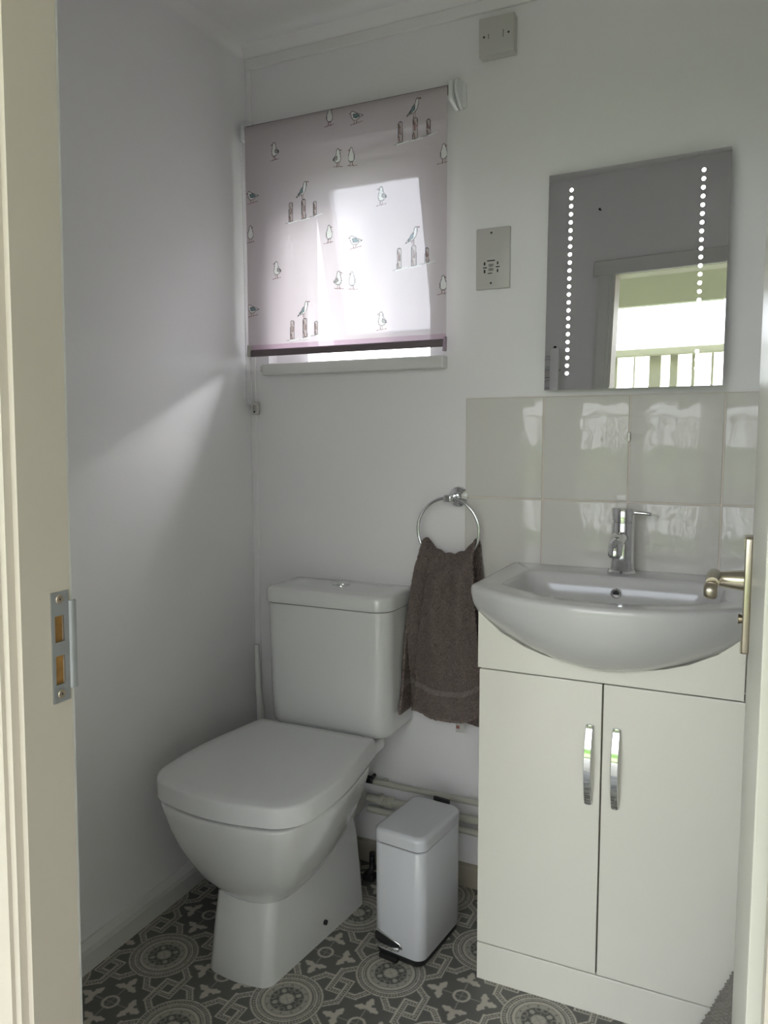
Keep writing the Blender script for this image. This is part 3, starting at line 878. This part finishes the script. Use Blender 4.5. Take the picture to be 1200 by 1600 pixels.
# fascia with its top edge scooped to the belly of the basin
bm = B()
hwz = [(-0.259, 0.829), (-0.235, 0.808), (-0.21, 0.788), (-0.16, 0.7625), (-0.12, 0.7495), (-0.08, 0.741), (-0.03, 0.7365), (0.03, 0.7365), (0.08, 0.741), (0.12, 0.7495), (0.16, 0.7625), (0.21, 0.788), (0.235, 0.808), (0.259, 0.829)]
f0, f1 = [], []
for x, z in hwz:
    z += 0.002
    x -= 0.003
    f0.append((bm.verts.new((XM + x, VY, 0.7085)), bm.verts.new((XM + x, VY, z))))
    f1.append((bm.verts.new((XM + x, VY + 0.018, 0.7085)), bm.verts.new((XM + x, VY + 0.018, z))))
for k in range(len(hwz) - 1):
    bm.faces.new((f0[k][0], f0[k + 1][0], f0[k + 1][1], f0[k][1])); bm.faces.new((f1[k][0], f1[k][1], f1[k + 1][1], f1[k + 1][0]))
    bm.faces.new((f0[k][1], f0[k + 1][1], f1[k + 1][1], f1[k][1])); bm.faces.new((f0[k][0], f1[k][0], f1[k + 1][0], f0[k + 1][0]))
for e in (0, -1):
    bm.faces.new((f0[e][0], f0[e][1], f1[e][1], f1[e][0]))
vc(obj('fascia', bm, M_cab, vu))
for x0, x1, hx in ((VX0, XM - 0.0016, 1.0435), (XM + 0.0016, VX1, 1.0965)):
    bm = B(); box(bm, x0, x1, VY, VY + 0.018, 0.0875, 0.7055, 0.0012); d = vc(obj('door', bm, M_cab, vu))
    # bowed flat strap handle
    bm = B()
    rings = []
    for k in range(17):
        t = k / 16
        z = 0.454 + 0.166 * t
        yo = VY - 0.004 - 0.020 * math.sin(PI * t) ** 0.8
        tt = 0.0035
        rings.append([bm.verts.new((hx + dx, yo + dy, z)) for dx, dy in ((-0.008, 0.001), (-0.0062, -tt / 2), (0.0062, -tt / 2), (0.008, 0.001), (0.0062, tt), (-0.0062, tt))])
    skin(bm, rings, True, True)
    for z in (0.458, 0.616):
        box(bm, hx - 0.005, hx + 0.005, VY - 0.007, VY + 0.0005, z - 0.005, z + 0.005, 0.001)
    hh = vc(obj('handle', bm, M_chrome, d, smooth=True, angle=50)); hh.matrix_parent_inverse = Matrix.Identity(4)

BCX = 1.064
bs = thing('basin', 'white ceramic semi-recessed basin with bowed front and chrome tap', 'basin', (BCX, 0, 0))
NB = 64
def bo_out(w_, ye, ym, rc=0.03, yb=-0.009):
    pts = []
    arc = []
    for k in range(13):
        x = -w_ + 2 * w_ * k / 12
        arc.append((x, -(ym - (ym - ye) * (abs(x) / w_) ** 2.2)))
    poly_ = [(w_, yb), (-w_, yb)] + arc
    rad = [0.004, 0.004, min(rc, w_ * .4)] + [0.6] * 11 + [min(rc, w_ * .4)]
    return rpoly(poly_, rad, 4)
def bo_in(w_, yb, ye, ym, rc=0.05):
    arc = []
    for k in range(13):
        x = -w_ + 2 * w_ * k / 12
        arc.append((x, -(ym - (ym - ye) * (abs(x) / w_) ** 2.2)))
    poly_ = [(w_ * 0.97, yb), (-w_ * 0.97, yb)] + arc
    rc2 = min(rc, w_ * .4)
    return rpoly(poly_, [rc2, rc2, rc2] + [0.6] * 11 + [rc2], 4)
bm = B()
lv = [(bo_out(0.05, 0.12, 0.22), 0.7205), (bo_out(0.10, 0.14, 0.285), 0.7215), (bo_out(0.145, 0.175, 0.335), 0.731), (bo_out(0.188, 0.215, 0.382), 0.748), (bo_out(0.225, 0.252, 0.415), 0.769),
      (bo_out(0.250, 0.288, 0.437), 0.793), (bo_out(0.268, 0.315, 0.450), 0.820), (bo_out(0.2765, 0.330, 0.456), 0.845), (bo_out(0.280, 0.336, 0.459), 0.868),
      (bo_out(0.280, 0.336, 0.459), 0.879), (bo_out(0.2785, 0.334, 0.457), 0.8835), (bo_out(0.274, 0.329, 0.452), 0.8855), (bo_out(0.268, 0.323, 0.446), 0.886)]
zi = lambda z: z
inn = [(bo_in(0.226, -0.105, 0.295, 0.405, 0.03), 0.8855), (bo_in(0.222, -0.108, 0.291, 0.401, 0.035), 0.884), (bo_in(0.218, -0.111, 0.287, 0.397, 0.04), 0.878), (bo_in(0.212, -0.116, 0.28, 0.390), 0.855), (bo_in(0.195, -0.125, 0.262, 0.370), 0.820),
       (bo_in(0.165, -0.14, 0.235, 0.335), 0.785), (bo_in(0.11, -0.165, 0.20, 0.28), 0.762), (bo_in(0.04, -0.195, 0.215, 0.235, 0.01), 0.755)]
loft(bm, lv + inn)
obj('bowl', bm, M_basin, bs, smooth=True, angle=60)
bm = B()
lathe(bm, [(0.007, -0.002), (0.0105, -0.004), (0.0125, -0.002), (0.0125, 0.006), (0.007, 0.006)], 'Y', 28, (-0.010, -0.117, 0.848), False)
ov = obj('overflow_ring', bm, M_chrome, bs, smooth=True, angle=60)
bm = B(); lathe(bm, [(0, -0.0015), (0.0072, -0.0015), (0.0072, 0.004), (0, 0.004)], 'Y', 20, (-0.010, -0.117, 0.848), False); obj('overflow_hole', bm, M_dark, bs)
bm = B(); lathe(bm, [(0, 0.7625), (0.018, 0.7625), (0.021, 0.760), (0.021, 0.754), (0, 0.754)], 'Z', 24, (0, -0.215, 0), False); obj('waste_plug', bm, M_chrome, bs, smooth=True, angle=50)

tp = thing('mixer_tap', 'chrome single-lever basin mixer tap with stubby downturned spout', 'tap', (1.058, -0.068, 0.8862))
tp.scale = (1.16, 1.1, 1.1)
bm = B(); lathe(bm, [(0, 0), (0.0255, 0), (0.0265, 0.003), (0.0245, 0.007), (0.0222, 0.008), (0.0215, 0.040), (0.0213, 0.106), (0.0205, 0.108), (0, 0.108)], 'Z', 40, (0, 0, 0), False); body = obj('body', bm, M_chrome, tp, smooth=True, angle=40)
bm = B(); lathe(bm, [(0, 0.1085), (0.0198, 0.1085), (0.0198, 0.111), (0.0213, 0.1115), (0.0215, 0.113), (0.0215, 0.135), (0.0205, 0.1365), (0, 0.1365)], 'Z', 40, (0, 0, 0), False); cap = obj('lever_cap', bm, M_chrome, tp, smooth=True, angle=40)
bm = B(); tube(bm, [(0.018, 0.0, 0.128), (0.030, -0.001, 0.128), (0.052, -0.003, 0.1265), (0.0525, -0.003, 0.1265)], [0.0048, 0.004, 0.0036, 0.003], 14); obj('lever', bm, M_chrome, tp, smooth=True, angle=50)
bm = B(); tube(bm, [(0, -0.008, 0.075), (0, -0.03, 0.078), (0, -0.055, 0.080), (0, -0.078, 0.077), (0, -0.092, 0.067), (0, -0.097, 0.053), (0, -0.0975, 0.050)], [0.0135, 0.0135, 0.0135, 0.0135, 0.0135, 0.0132, 0.012], 24); obj('spout', bm, M_chrome, tp, smooth=True, angle=50)
bm = B(); lathe(bm, [(0, 0.0475), (0.0095, 0.0475), (0.0105, 0.049), (0.0105, 0.055), (0, 0.055)], 'Z', 24, (0, -0.0975, 0), False); obj('aerator', bm, M_steel, tp, smooth=True, angle=40)

# ------------------------------------------------------------------ towel ring and towel
tr = thing('towel_ring', 'chrome towel ring on a round wall rose holding the towel', 'towel ring', (0.626, 0, 1.045))
bm = B(); lathe(bm, [(0, 0), (0.026, 0), (0.027, -0.003), (0.025, -0.009), (0.019, -0.012), (0.012, -0.016), (0.010, -0.028), (0, -0.028)], 'Y', 36, (0.012, 0, 0), False); obj('wall_rose', bm, M_chrome, tr, smooth=True, angle=40)
bm = B(); box(bm, -0.010, 0.012, -0.062, -0.024, -0.010, 0.008, 0.004, 3); obj('knuckle', bm, M_chrome, tr, smooth=True, angle=40)
bm = B()
R_ = 0.0825
pts = [(R_ * math.sin(2 * PI * k / 64), -0.050, -0.083 + R_ * math.cos(2 * PI * k / 64)) for k in range(64)]
rings = []
for k, p in enumerate(pts):
    t = 2 * PI * k / 64
    n_ = Vector((math.sin(t), 0, math.cos(t))); yv = Vector((0, 1, 0))
    rings.append([bm.verts.new(Vector(p) + (n_ * math.cos(2 * PI * j / 12) + yv * math.sin(2 * PI * j / 12)) * 0.0042) for j in range(12)])
skin(bm, rings + [rings[0]], True, False)
obj('ring', bm, M_chrome, tr, smooth=True)

# towel: one sheet over the bottom of the ring, front and back fall
M_towel = mat('taupe_terry', (0.16, 0.125, 0.115), 1.0, spec=0.1)
attr_color(M_towel)
n = M_towel.node_tree
t = n.nodes.new('ShaderNodeTexNoise'); t.inputs['Scale'].default_value = 230; t.inputs['Detail'].default_value = 2
bn = n.nodes.new('ShaderNodeBump'); bn.inputs['Strength'].default_value = 1.0; bn.inputs['Distance'].default_value = 0.008
tcn = n.nodes.new('ShaderNodeTexCoord')
n.links.new(tcn.outputs['Object'], t.inputs['Vector']); n.links.new(t.outputs['Fac'], bn.inputs['Height'])
n.links.new(bn.outputs['Normal'], n.nodes['Principled BSDF'].inputs['Normal'])
NU, NF, NO, NBK = 150, 230, 16, 120
rng = np.random.default_rng(3)
U = np.linspace(0, 1, NU)
rows, cols = [], []
tw_dark = np.array((0.205, 0.165, 0.150)); tw_band = np.array((0.27, 0.235, 0.215))
def smooth(e0, e1, x):
    t = np.clip((x - e0) / (e1 - e0), 0, 1); return t * t * (3 - 2 * t)
ZT = 0.893
def ringz(x):   # bottom arc of the ring
    dx = np.clip(x - 0.626, -0.078, 0.078)
    return 0.962 - np.sqrt(0.0825 ** 2 - dx ** 2)
def front_row(tt, back=False):
    # tt 0 at ring, 1 at hem
    xl = 0.556 + (0.494 - 0.556) * tt ** 0.9
    xr = 0.700 + (0.737 - 0.700) * tt
    if back:
        xl = 0.566 + (0.520 - 0.566) * tt; xr = 0.703 + (0.752 - 0.703) * tt
    uu = U
    x = xl + (xr - xl) * uu
    xtop = 0.556 + 0.144 * uu
    ztop = ringz(xtop) + 0.010
    if not back:
        hem = 0.488 - 0.012 * np.sin(PI * np.clip((uu - 0.25) / 0.75, 0, 1)) + 0.012 * smooth(0.75, 1, uu)
        z = ztop + (hem - ztop) * tt
        fold = smooth(0.20, 0.245, uu + 0.05 * tt)
        amp = 0.015 * (1 - 0.6 * tt)
        y = -0.056 - 0.030 * fold - amp * smooth(0.02, 0.16, tt) * np.sin(uu * 17 + 0.6) * (1 - 0.55 * tt) - 0.006 * np.sin(uu * 9 + 2 * tt + 1) * tt - 0.016 * np.sin(PI * min(1, tt * 1.2)) 
        y = y + 0.030 * (1 - smooth(0.0, 0.10, tt)) * fold * 0.8
        dfc = np.maximum(0, 0.5245 - x); x = x + dfc; y = y - dfc / 0.454
    else:
        hem = 0.480 - 0.026 * smooth(.15, .7, uu)
        z = ztop + (hem - ztop) * tt
        y = -0.026 + 0.010 * np.sin(uu * 11 + 1.3) * tt * .8
        y = np.minimum(y, -0.012)
        dfc = np.maximum(0, 0.5245 - x); x = x + dfc; y = y - dfc / 0.454
    return x, y, z
for i in range(NF):
    tt = 1 - i / (NF - 1)
    x, y, z = front_row(tt)
    rows.append(np.stack([x, y, z], -1))
    zz = (0.893 - z) / 0.41
    bnd = (np.abs(tt - 0.825) < 0.018)
    edge = (tt > 0.985) | (U < 0.012) | (U > 0.988)
    c = np.where((np.zeros_like(U) + bnd)[:, None] > 0, tw_band, tw_dark)
    c = np.where(edge[:, None], tw_dark * 1.15, c)
    if bnd: rows[-1][:, 1] += 0.0018
    cols.append(c * (1 + 0.0 * U[:, None]))
xf, yf, zf = front_row(0.0); xb, yb_, zb = front_row(0.0, True)
for k in range(1, NO):
    t_ = k / NO
    x = xf + (xb - xf) * t_
    y = (yf + yb_) / 2 + (yf - yb_) / 2 * math.cos(PI * t_)
    z = zf + 0.010 * math.sin(PI * t_) + 0.002 * np.sin(U * 30)
    rows.append(np.stack([x, y, z], -1)); cols.append(np.ones((NU, 3)) * tw_dark)
for i in range(NBK):
    x, y, z = front_row(i / (NBK - 1), True)
    rows.append(np.stack([x, y, z], -1)); cols.append(np.ones((NU, 3)) * tw_dark)
PT = np.stack(rows); CT = np.stack(cols)
CT = CT * (1 + rng.normal(0, 0.16, CT.shape[:2])[..., None])
PT[..., 1] += rng.normal(0, 0.0005, PT.shape[:2])
towel = thing('hand_towel', 'taupe terry hand towel draped through the chrome ring', 'towel', (0.62, -0.05, 0.893))
o = obj('terry_cloth', grid_mesh('terry_cloth', PT - np.array((0.62, -0.05, 0.893)), np.clip(CT, 0, 1)), M_towel, towel, smooth=True)
md = o.modifiers.new('thickness', 'SOLIDIFY'); md.thickness = 0.006; md.offset = 0
bm = B(); box(bm, 0.648 - 0.62, 0.670 - 0.62, 0.008, 0.0095, 0.434 - 0.893, 0.466 - 0.893); lb = obj('care_label', bm, M_plate, towel); lb['label'] = 'white care label with a reddish mark'
bm = B(); box(bm, 0.649 - 0.62, 0.658 - 0.62, 0.0072, 0.0079, 0.444 - 0.893, 0.452 - 0.893); obj('label_mark', bm, mat('label_red', (0.30, 0.12, 0.10), 0.7), lb)

# ------------------------------------------------------------------ pipes along the back wall
def pipe(name, label, z, y, r_, x0, x1, extra=None):
    t = thing(name, label, 'pipe', (0.5, y, z))
    bm = B(); tube(bm, [(x0 - 0.5, 0, 0), (x1 - 0.5, 0, 0)], r_, 16); obj('tube', bm, M_pipe, t, smooth=True, angle=50)
    for xc in (x0 + 0.03, x1 - 0.05):
        bm = B(); box(bm, xc - 0.504, xc - 0.496, 0, -y - 0.0005, -0.004, 0.004); obj('wall_clip', bm, M_pipe, t)
    if extra:
        bm = B()
        for xa, xb2, rr in extra:
            lathe(bm, [(r_, xa - 0.5), (rr, xa - 0.5 + 0.002), (rr, xb2 - 0.5 - 0.002), (r_, xb2 - 0.5)], 'X', 16, (0, 0, 0))
        obj('compression_fitting', bm, M_pipe, t, smooth=True, angle=40)
    return t
pipe('water_pipe', 'slim painted pipe highest on the wall behind the bin', 0.247, -0.030, 0.0078, 0.40, 0.79)
pipe('water_pipe', 'painted pipe with knuckle fitting, middle one behind the bin', 0.199, -0.032, 0.0105, 0.385, 0.806, [(0.425, 0.437, 0.0145), (0.439, 0.448, 0.013), (0.450, 0.464, 0.0145)])
pipe('water_pipe', 'plain painted pipe, lowest one behind the bin', 0.166, -0.030, 0.0095, 0.385, 0.806)
vl = thing('isolating_valve', 'small black-levered valve on the pipe behind the toilet', 'valve', (0.392, -0.032, 0.252))
bm = B(); lathe(bm, [(0.006, -0.012), (0.011, -0.010), (0.011, 0.010), (0.006, 0.012)], 'X', 8); obj('valve_body', bm, M_black, vl)
bm = B(); box(bm, -0.016, 0.014, -0.022, -0.010, -0.002, 0.010, 0.003); obj('valve_lever', bm, M_black, vl)
bm = B(); lathe(bm, [(0.005, -0.006), (0.005, 0.034)], 'Y', 10); obj('stem', bm, M_black, vl)
fh = thing('flexible_hose', 'black flexible hose and stop tap on the floor behind the bin', 'hose', (0.425, -0.095, 0))
bm = B(); tube(bm, [(-0.012, 0.0, 0.004), (-0.006, 0.0, 0.020), (0.004, 0.0, 0.034), (0.0, 0.010, 0.052), (-0.01, 0.03, 0.060)], 0.008, 10); obj('hose', bm, M_black, fh, smooth=True)
bm = B(); box(bm, -0.020, 0.012, -0.012, 0.014, 0.0, 0.020, 0.004); obj('tap_body', bm, M_black, fh)
bm = B(); tube(bm, [(0.0, 0, 0.03), (0.004, -0.004, 0.058), (0.008, -0.006, 0.070)], [0.003, 0.004, 0.006], 8); obj('tap_lever', bm, M_black, fh, smooth=True)

# ------------------------------------------------------------------ door lining, architrave, strike plate
bm = B()
holed = [(1.014 - 0.976 * 0, 0, 0, 0)]
def lining(x_in, x_out): box(bm, min(x_in, x_out), max(x_in, x_out), YF0, YF1, -0.005, DH + 0.012)
# left lining has two chiselled mortises so it is a holed slab in the (y,z) plane
bm = B()
PY0, PY1 = -1.314, -1.286     # strike plate across the lining
MZ = [(0.932, 0.966), (0.979, 1.010)]
holed_wall(bm, 'X', YF0, YF1, 0.0, DH, JX - 0.0119, JX, [(-1.310, -1.295, a_, b_) for a_, b_ in MZ])
lin = struct(obj('trim_5', bm, M_jamb))
bm = B(); box(bm, JR, JR + 0.0119, YF0, YF1, 0.0, DH); struct(obj('trim_6', bm, M_jamb))
bm = B(); box(bm, JX - 0.0119, JR + 0.0119, YF0, YF1, DH, DH + 0.0119); struct(obj('trim_7', bm, M_jamb))
for a_, b_ in MZ:   # bare wood in the mortises
    bm = B(); box(bm, JX - 0.011, JX - 0.0025, -1.3098, -1.2952, a_ + 0.0002, b_ - 0.0002); obj('mortise', bm, M_wood, lin)
sp = thing('strike_plate', 'steel lock strike plate with two slots screwed to the cream door frame', 'strike plate', (JX, -1.300, 0.974))
bm = B()
holed_wall(bm, 'X', -0.0125, 0.0105, -0.061, 0.061, 0.0003, 0.0018, [(-0.0085, 0.0035, a_ - 0.974 + 0.001, b_ - 0.974 - 0.001) for a_, b_ in MZ])
obj('plate', bm, M_steel, sp)
bm = B()
prof = [(0.0105, 0.0018), (0.0135, 0.0022), (0.0165, 0.0045), (0.0180, 0.008), (0.0170, 0.0082), (0.0155, 0.0052), (0.0132, 0.0036), (0.0105, 0.0032)]
prof = [(0.0105, 0.0004), (0.0125, 0.0012), (0.0150, 0.0030), (0.0175, 0.0026), (0.0190, -0.0005), (0.0205, -0.0003), (0.0188, 0.0040), (0.0150, 0.0046), (0.0118, 0.0026), (0.0105, 0.0018)]
rings = [[bm.verts.new((x, y, z)) for y, x in prof] for z in (-0.049, 0.049)]
skin(bm, rings, True, True)
obj('curved_lip', bm, M_steel, sp, smooth=True, angle=50)
for zz in (-0.052, 0.053):
    bm = B(); lathe(bm, [(0, 0.0017), (0.0052, 0.0017), (0.0044, 0.0027), (0.001, 0.0026), (0.0008, 0.0019), (0, 0.0019)], 'X', 16, (0, -0.0015, zz), False)
    sc = obj('screw', bm, mat('brassy_screw', (0.50, 0.42, 0.34), 0.35, 1.0) if 'brassy_screw' not in bpy.data.materials else bpy.data.materials['brassy_screw'], sp, smooth=True, angle=30)
    bm = B(); box(bm, 0.0024, 0.0029, -0.0022, -0.0008, zz - 0.0004, zz + 0.0004); box(bm, 0.0024, 0.0029, -0.0019, -0.0011, zz - 0.0014, zz + 0.0014); obj('cross_recess', bm, M_dark, sc)

def architrave(bm, x_in, sgn, z1, yface, out):
    """stepped moulding; x_in opening edge, sgn -1 goes left; yface wall plane, out -1 towards the hall"""
    prof = [(0.000, 0.000), (0.0085, 0.0), (0.0095, 0.010), (0.013, 0.0145), (0.020, 0.0155), (0.021, 0.0195), (0.052, 0.022), (0.060, 0.018), (0.062, 0.0)]
    prof = [(0.000, 0.0), (0.000, 0.0045), (0.0075, 0.0045), (0.0085, 0.0130), (0.0160, 0.0135), (0.0165, 0.0180), (0.050, 0.0215), (0.062, 0.018), (0.062, 0.0)]
    rings = [[bm.verts.new((x_in + sgn * u_, yface + out * v_, z)) for u_, v_ in prof] for z in (0.0, z1)]
    skin(bm, rings, True, True)
bm = B(); architrave(bm, JX, -1, DH + 0.06, YF0, -1); struct(obj('trim_8', bm, M_jamb))
bm = B(); architrave(bm, JR + 0.006, 1, DH + 0.06, YF0, -1); struct(obj('trim_9', bm, M_jamb))
bm = B(); architrave(bm, JX - 0.002, -1, DH, YF1, 1); struct(obj('trim_10', bm, M_trim))
bm = B(); box(bm, JX - 0.062, JR + 0.062, YF1 + 0.0005, YF1 + 0.017, DH + 0.0005, DH + 0.058, 0.004); struct(obj('trim_11', bm, M_trim))
bm = B(); box(bm, JX - 0.0, JR + 0.0, YF0 - 0.017, YF0 - 0.0005, DH + 0.0, DH + 0.058, 0.004); struct(obj('trim_12', bm, M_jamb))

# ------------------------------------------------------------------ door leaf, opened into the room
# the old frame leans a little: tilt the left lining, its mouldings and the strike plate together
LEAN = Matrix.Translation((JX, 0, 0.975)) @ Matrix.Rotation(math.radians(1.25), 4, 'Y') @ Matrix.Translation((-JX, 0, -0.975))
bpy.context.view_layer.update()
for nm in ('trim_5', 'trim_8', 'trim_10', 'strike_plate'):
    ob = bpy.data.objects[nm]
    ob.matrix_world = LEAN @ ob.matrix_world
dr = bpy.data.objects.new('door_1', None); COL.objects.link(dr); struct(dr)
DXH = 1.3345
dr.location = (DXH, -1.284, 0); dr.rotation_euler = (0, 0, math.radians(0.75))
bm = B(); box(bm, 0, 0.036, 0, 0.679, 0.008, DH - 0.006, 0.0012); obj('door_leaf', bm, M_door, dr)
for zz in (0.22, 1.60):
    bm = B(); lathe(bm, [(0.005, zz - 0.04), (0.005, zz + 0.04)], 'Z', 12, (0.004, -0.0052, 0)); obj('hinge', bm, M_brushed, dr, smooth=True, angle=50)
hd = thing('door_handle', 'satin nickel lever handle on a tall backplate on the white door', 'door handle', (DXH - 0.008, -0.660, 0.990), (0, 0, math.radians(0.75)))
bm = B(); prism(bm, rpoly([(-0.020, -0.105), (0.020, -0.105), (0.020, 0.066), (-0.020, 0.066)], 0.004, 3), -0.010, 0.0, 0.002, 'X'); obj('backplate', bm, M_brushed, hd, smooth=True, angle=45)
for z0, z1 in ((-0.104, -0.088), (0.046, 0.065)):
    bm = B(); box(bm, -0.0115, -0.0095, -0.0195, 0.0195, z0, z1, 0.0008); obj('plate_end', bm, M_brushed, hd)
bm = B(); lathe(bm, [(0.0150, -0.010), (0.0150, -0.014), (0.0142, -0.020), (0.0112, -0.044), (0.0110, -0.045)], 'X', 24); obj('stem', bm, M_brushed, hd, smooth=True, angle=50)
bm = B()
tube(bm, [(-0.050, 0.010, 0.004), (-0.050, -0.010, 0.004), (-0.0505, -0.03, 0.003), (-0.051, -0.045, 0.001)], [0.0095, 0.0105, 0.010, 0.009], 16)
obj('lever', bm, M_brushed, hd, smooth=True, angle=50)
bm = B(); lathe(bm, [(0, -0.009), (0.008, -0.009), (0.0115, -0.006), (0.0125, 0.0), (0.0115, 0.006), (0.008, 0.009), (0, 0.009)], 'X', 24, (-0.053, -0.050, -0.009), False); obj('scroll_end', bm, M_brushed, hd, smooth=True, angle=40)
bm = B(); lathe(bm, [(0.006, -0.010), (0.007, -0.013), (0.0075, -0.0155), (0.006, -0.016)], 'X', 16, (0, 0, -0.057)); obj('turn_button', bm, M_brushed, hd, smooth=True, angle=40)

# ------------------------------------------------------------------ bath mat leaning by the open door
bmth = thing('bath_mat', 'grey bobbly chenille bath mat propped between vanity and door', 'bath mat', (1.245, -0.48, 0.0), (0, math.radians(-67.5), 0))
bm = B(); box(bm, 0.0, 0.42, -0.085, 0.085, -0.012, 0.0, 0.004); obj('backing', bm, M_mat, bmth)
bm = B()
for i in range(42):
    for j in range(17):
        if i < 42:
            mt = Matrix.Translation((0.005 + i * 0.0100, -0.082 + j * 0.0102 + (i % 2) * 0.003, 0.003)) @ Matrix.Diagonal((1, 1, 1.3, 1))
            bmesh.ops.create_icosphere(bm, subdivisions=1, radius=0.0054 + random.uniform(-.0006, .0006), matrix=mt)
o = obj('bobbles', bm, M_mat, bmth, smooth=True); o['kind'] = 'stuff'

# ------------------------------------------------------------------ towel rail on the front wall (seen in the mirror)
rl = thing('heated_towel_rail', 'chrome ladder towel rail, flat posts coloured white for their reflection, seen in the mirror', 'towel rail', (0.30, YF1, 0.60))
for xx in (-0.16, 0.155):
    bm = B(); box(bm, xx - 0.018, xx + 0.018, 0.045, 0.058, 0.0, 1.0, 0.004); obj('upright', bm, mat('rail_painted_reflection', (0.95, 0.95, 0.96), 0.3, 0.2), rl, smooth=True, angle=45)  # near-white colour stands in for the white that the chrome posts reflect
    for zz in (0.92, 0.08):
        bm = B(); lathe(bm, [(0.006, 0.0), (0.006, 0.046)], 'Y', 12, (xx, 0, zz)); obj('wall_stud', bm, M_chrome, rl)
    bm = B(); lathe(bm, [(0.006, 1.0), (0.006, 1.006), (0.003, 1.008)], 'Z', 10, (xx, 0.051, 0)); obj('end_plug', bm, M_black, rl)
bar_me = None
for k in range(20):
    if k in (7, 14): continue
    if bar_me is None:
        bm = B(); lathe(bm, [(0.007, -0.15), (0.007, 0.142)], 'X', 12); o = obj('rung', bm, M_chrome, rl, smooth=True, angle=50); bar_me = o.data
    else:
        o = bpy.data.objects.new('rung', bar_me); COL.objects.link(o); o.parent = rl
    o.location = (0, 0.048, 0.965 - k * 0.042)

nl = thing('wall_nail', 'tiny dark nail high on the door wall, seen in the mirror', 'nail', (0.603, YF1, 2.125))
bm = B(); lathe(bm, [(0.0022, -0.004), (0.0022, 0.012), (0.0045, 0.013), (0.0045, 0.015)], 'Y', 12); obj('nail_shank', bm, M_black, nl)

# ------------------------------------------------------------------ outside: veranda behind the camera, garden, hedges
GZ = -0.03
bm = B(); box(bm, -12, 14, -14, YF0 - 3.0, GZ - 0.22, GZ - 0.12); box(bm, -12, 14, 0.6, 16, GZ - 0.22, GZ - 0.12)
lawn = tag(obj('lawn', bm, M_grass), 'green lawn outside beyond the veranda', 'lawn'); lawn['kind'] = 'stuff'
bm = B(); box(bm, -2.0, 3.4, YF0 - 2.2, YF0, GZ - 0.04, -0.002)
tag(obj('veranda_deck', bm, M_deck), 'timber veranda deck outside the bathroom doorway', 'deck')
bm = B(); holed_wall(bm, 'Y', -2.0, 3.4, GZ, 2.42, YF0 - 0.0001, YF0 + 0.055, [(-0.08, XR + 0.08, GZ, 2.42)])
struct(obj('wall_outside', bm, M_trim))
bm = B(); box(bm, 2.05, 2.15, YF0 - 2.15, YF0 - 0.001, -0.001, 2.31); struct(obj('wall_light_block_right', bm, M_trim))  # unseen side wall, added to keep side light off the jamb
bm = B(); box(bm, -1.35, -1.25, YF0 - 2.15, YF0 - 0.001, -0.001, 2.31); struct(obj('wall_light_block_left', bm, M_trim))  # unseen as well, added to block side light from the left
vr = thing('veranda_roof', 'cream boarded veranda roof over the doorway, seen in the mirror', 'roof', (0.7, -2.1, 2.30))
bm = B(); box(bm, -2.7, 2.7, -0.83, 0.755, 0.03, 0.09); obj('roof_sheet', bm, M_roof, vr)
for k in range(8):
    bm = B(); box(bm, -2.7, 2.7, -0.82 + k * 0.196, -0.82 + k * 0.196 + 0.19, 0.010, 0.030, 0.002, 1); obj('soffit_board', bm, M_soffit, vr)
bm = B(); box(bm, -2.7, 2.7, -0.84, -0.80, -0.222, 0.029, 0.003); obj('fascia_board', bm, M_soffit, vr)
bm = B(); box(bm, -2.7, 2.7, -0.848, -0.841, -0.12, -0.11, 0.0); obj('fascia_batten', bm, M_soffit, vr)
for xx in (-2.6, 2.6):
    bm = B(); box(bm, xx - 0.05, xx + 0.05, -0.84, -0.74, -2.30, 0.009, 0.004); obj('post', bm, M_soffit, vr)

fn = thing('picket_fence', 'tall cream picket fence beyond the veranda, seen in the mirror', 'fence', (0.4, -3.30, 0.0))
bm = B(); box(bm, -1.63, 1.64, -0.02, 0.02, 1.845, 1.890, 0.004); obj('top_rail', bm, M_fence, fn)
bm = B(); box(bm, -1.63, 1.64, -0.02, 0.02, 0.10, 0.16, 0.004); obj('bottom_rail', bm, M_fence, fn)
known = [(0.060, 0.125), (0.228, 0.236), (0.325, 0.395), (0.450, 0.495), (0.578, 0.595), (0.690, 0.702)]
xx = -1.12
pk = []
while xx < -0.05: pk.append((xx, xx + 0.055)); xx += 0.115
pk += known
xx = 0.80
while xx < 1.95: pk.append((xx, xx + 0.055)); xx += 0.115
for x0, x1 in pk:
    bm = B(); box(bm, x0 - 0.4, x1 - 0.4, -0.045, -0.021, 0.0, 1.850, 0.0); obj('picket', bm, M_fence, fn)

def hedge(name, label, x0, x1, y0, y1, h, seed):
    rr = np.random.default_rng(seed)
    nx, nz = 90, 18
    bm = B()
    box(bm, x0, x1, y0, y1, GZ - 0.119, h - 0.15)
    for k in range(900):
        p = (rr.uniform(x0, x1), rr.uniform(y0, y1), h - 0.2 + rr.uniform(-0.5, 0.15))
        bmesh.ops.create_icosphere(bm, subdivisions=1, radius=rr.uniform(0.12, 0.25), matrix=Matrix.Translation(p))
    return tag(obj(name, bm, M_hedge), label, 'hedge')
hedge('hedge', 'clipped green hedge at the far side of the garden behind the fence', -9, 11, -13.5, -12.5, 1.0, 1)
hedge('hedge', 'low green hedge outside beyond the bathroom window', -9, 9, 12.5, 13.5, 1.6, 2)
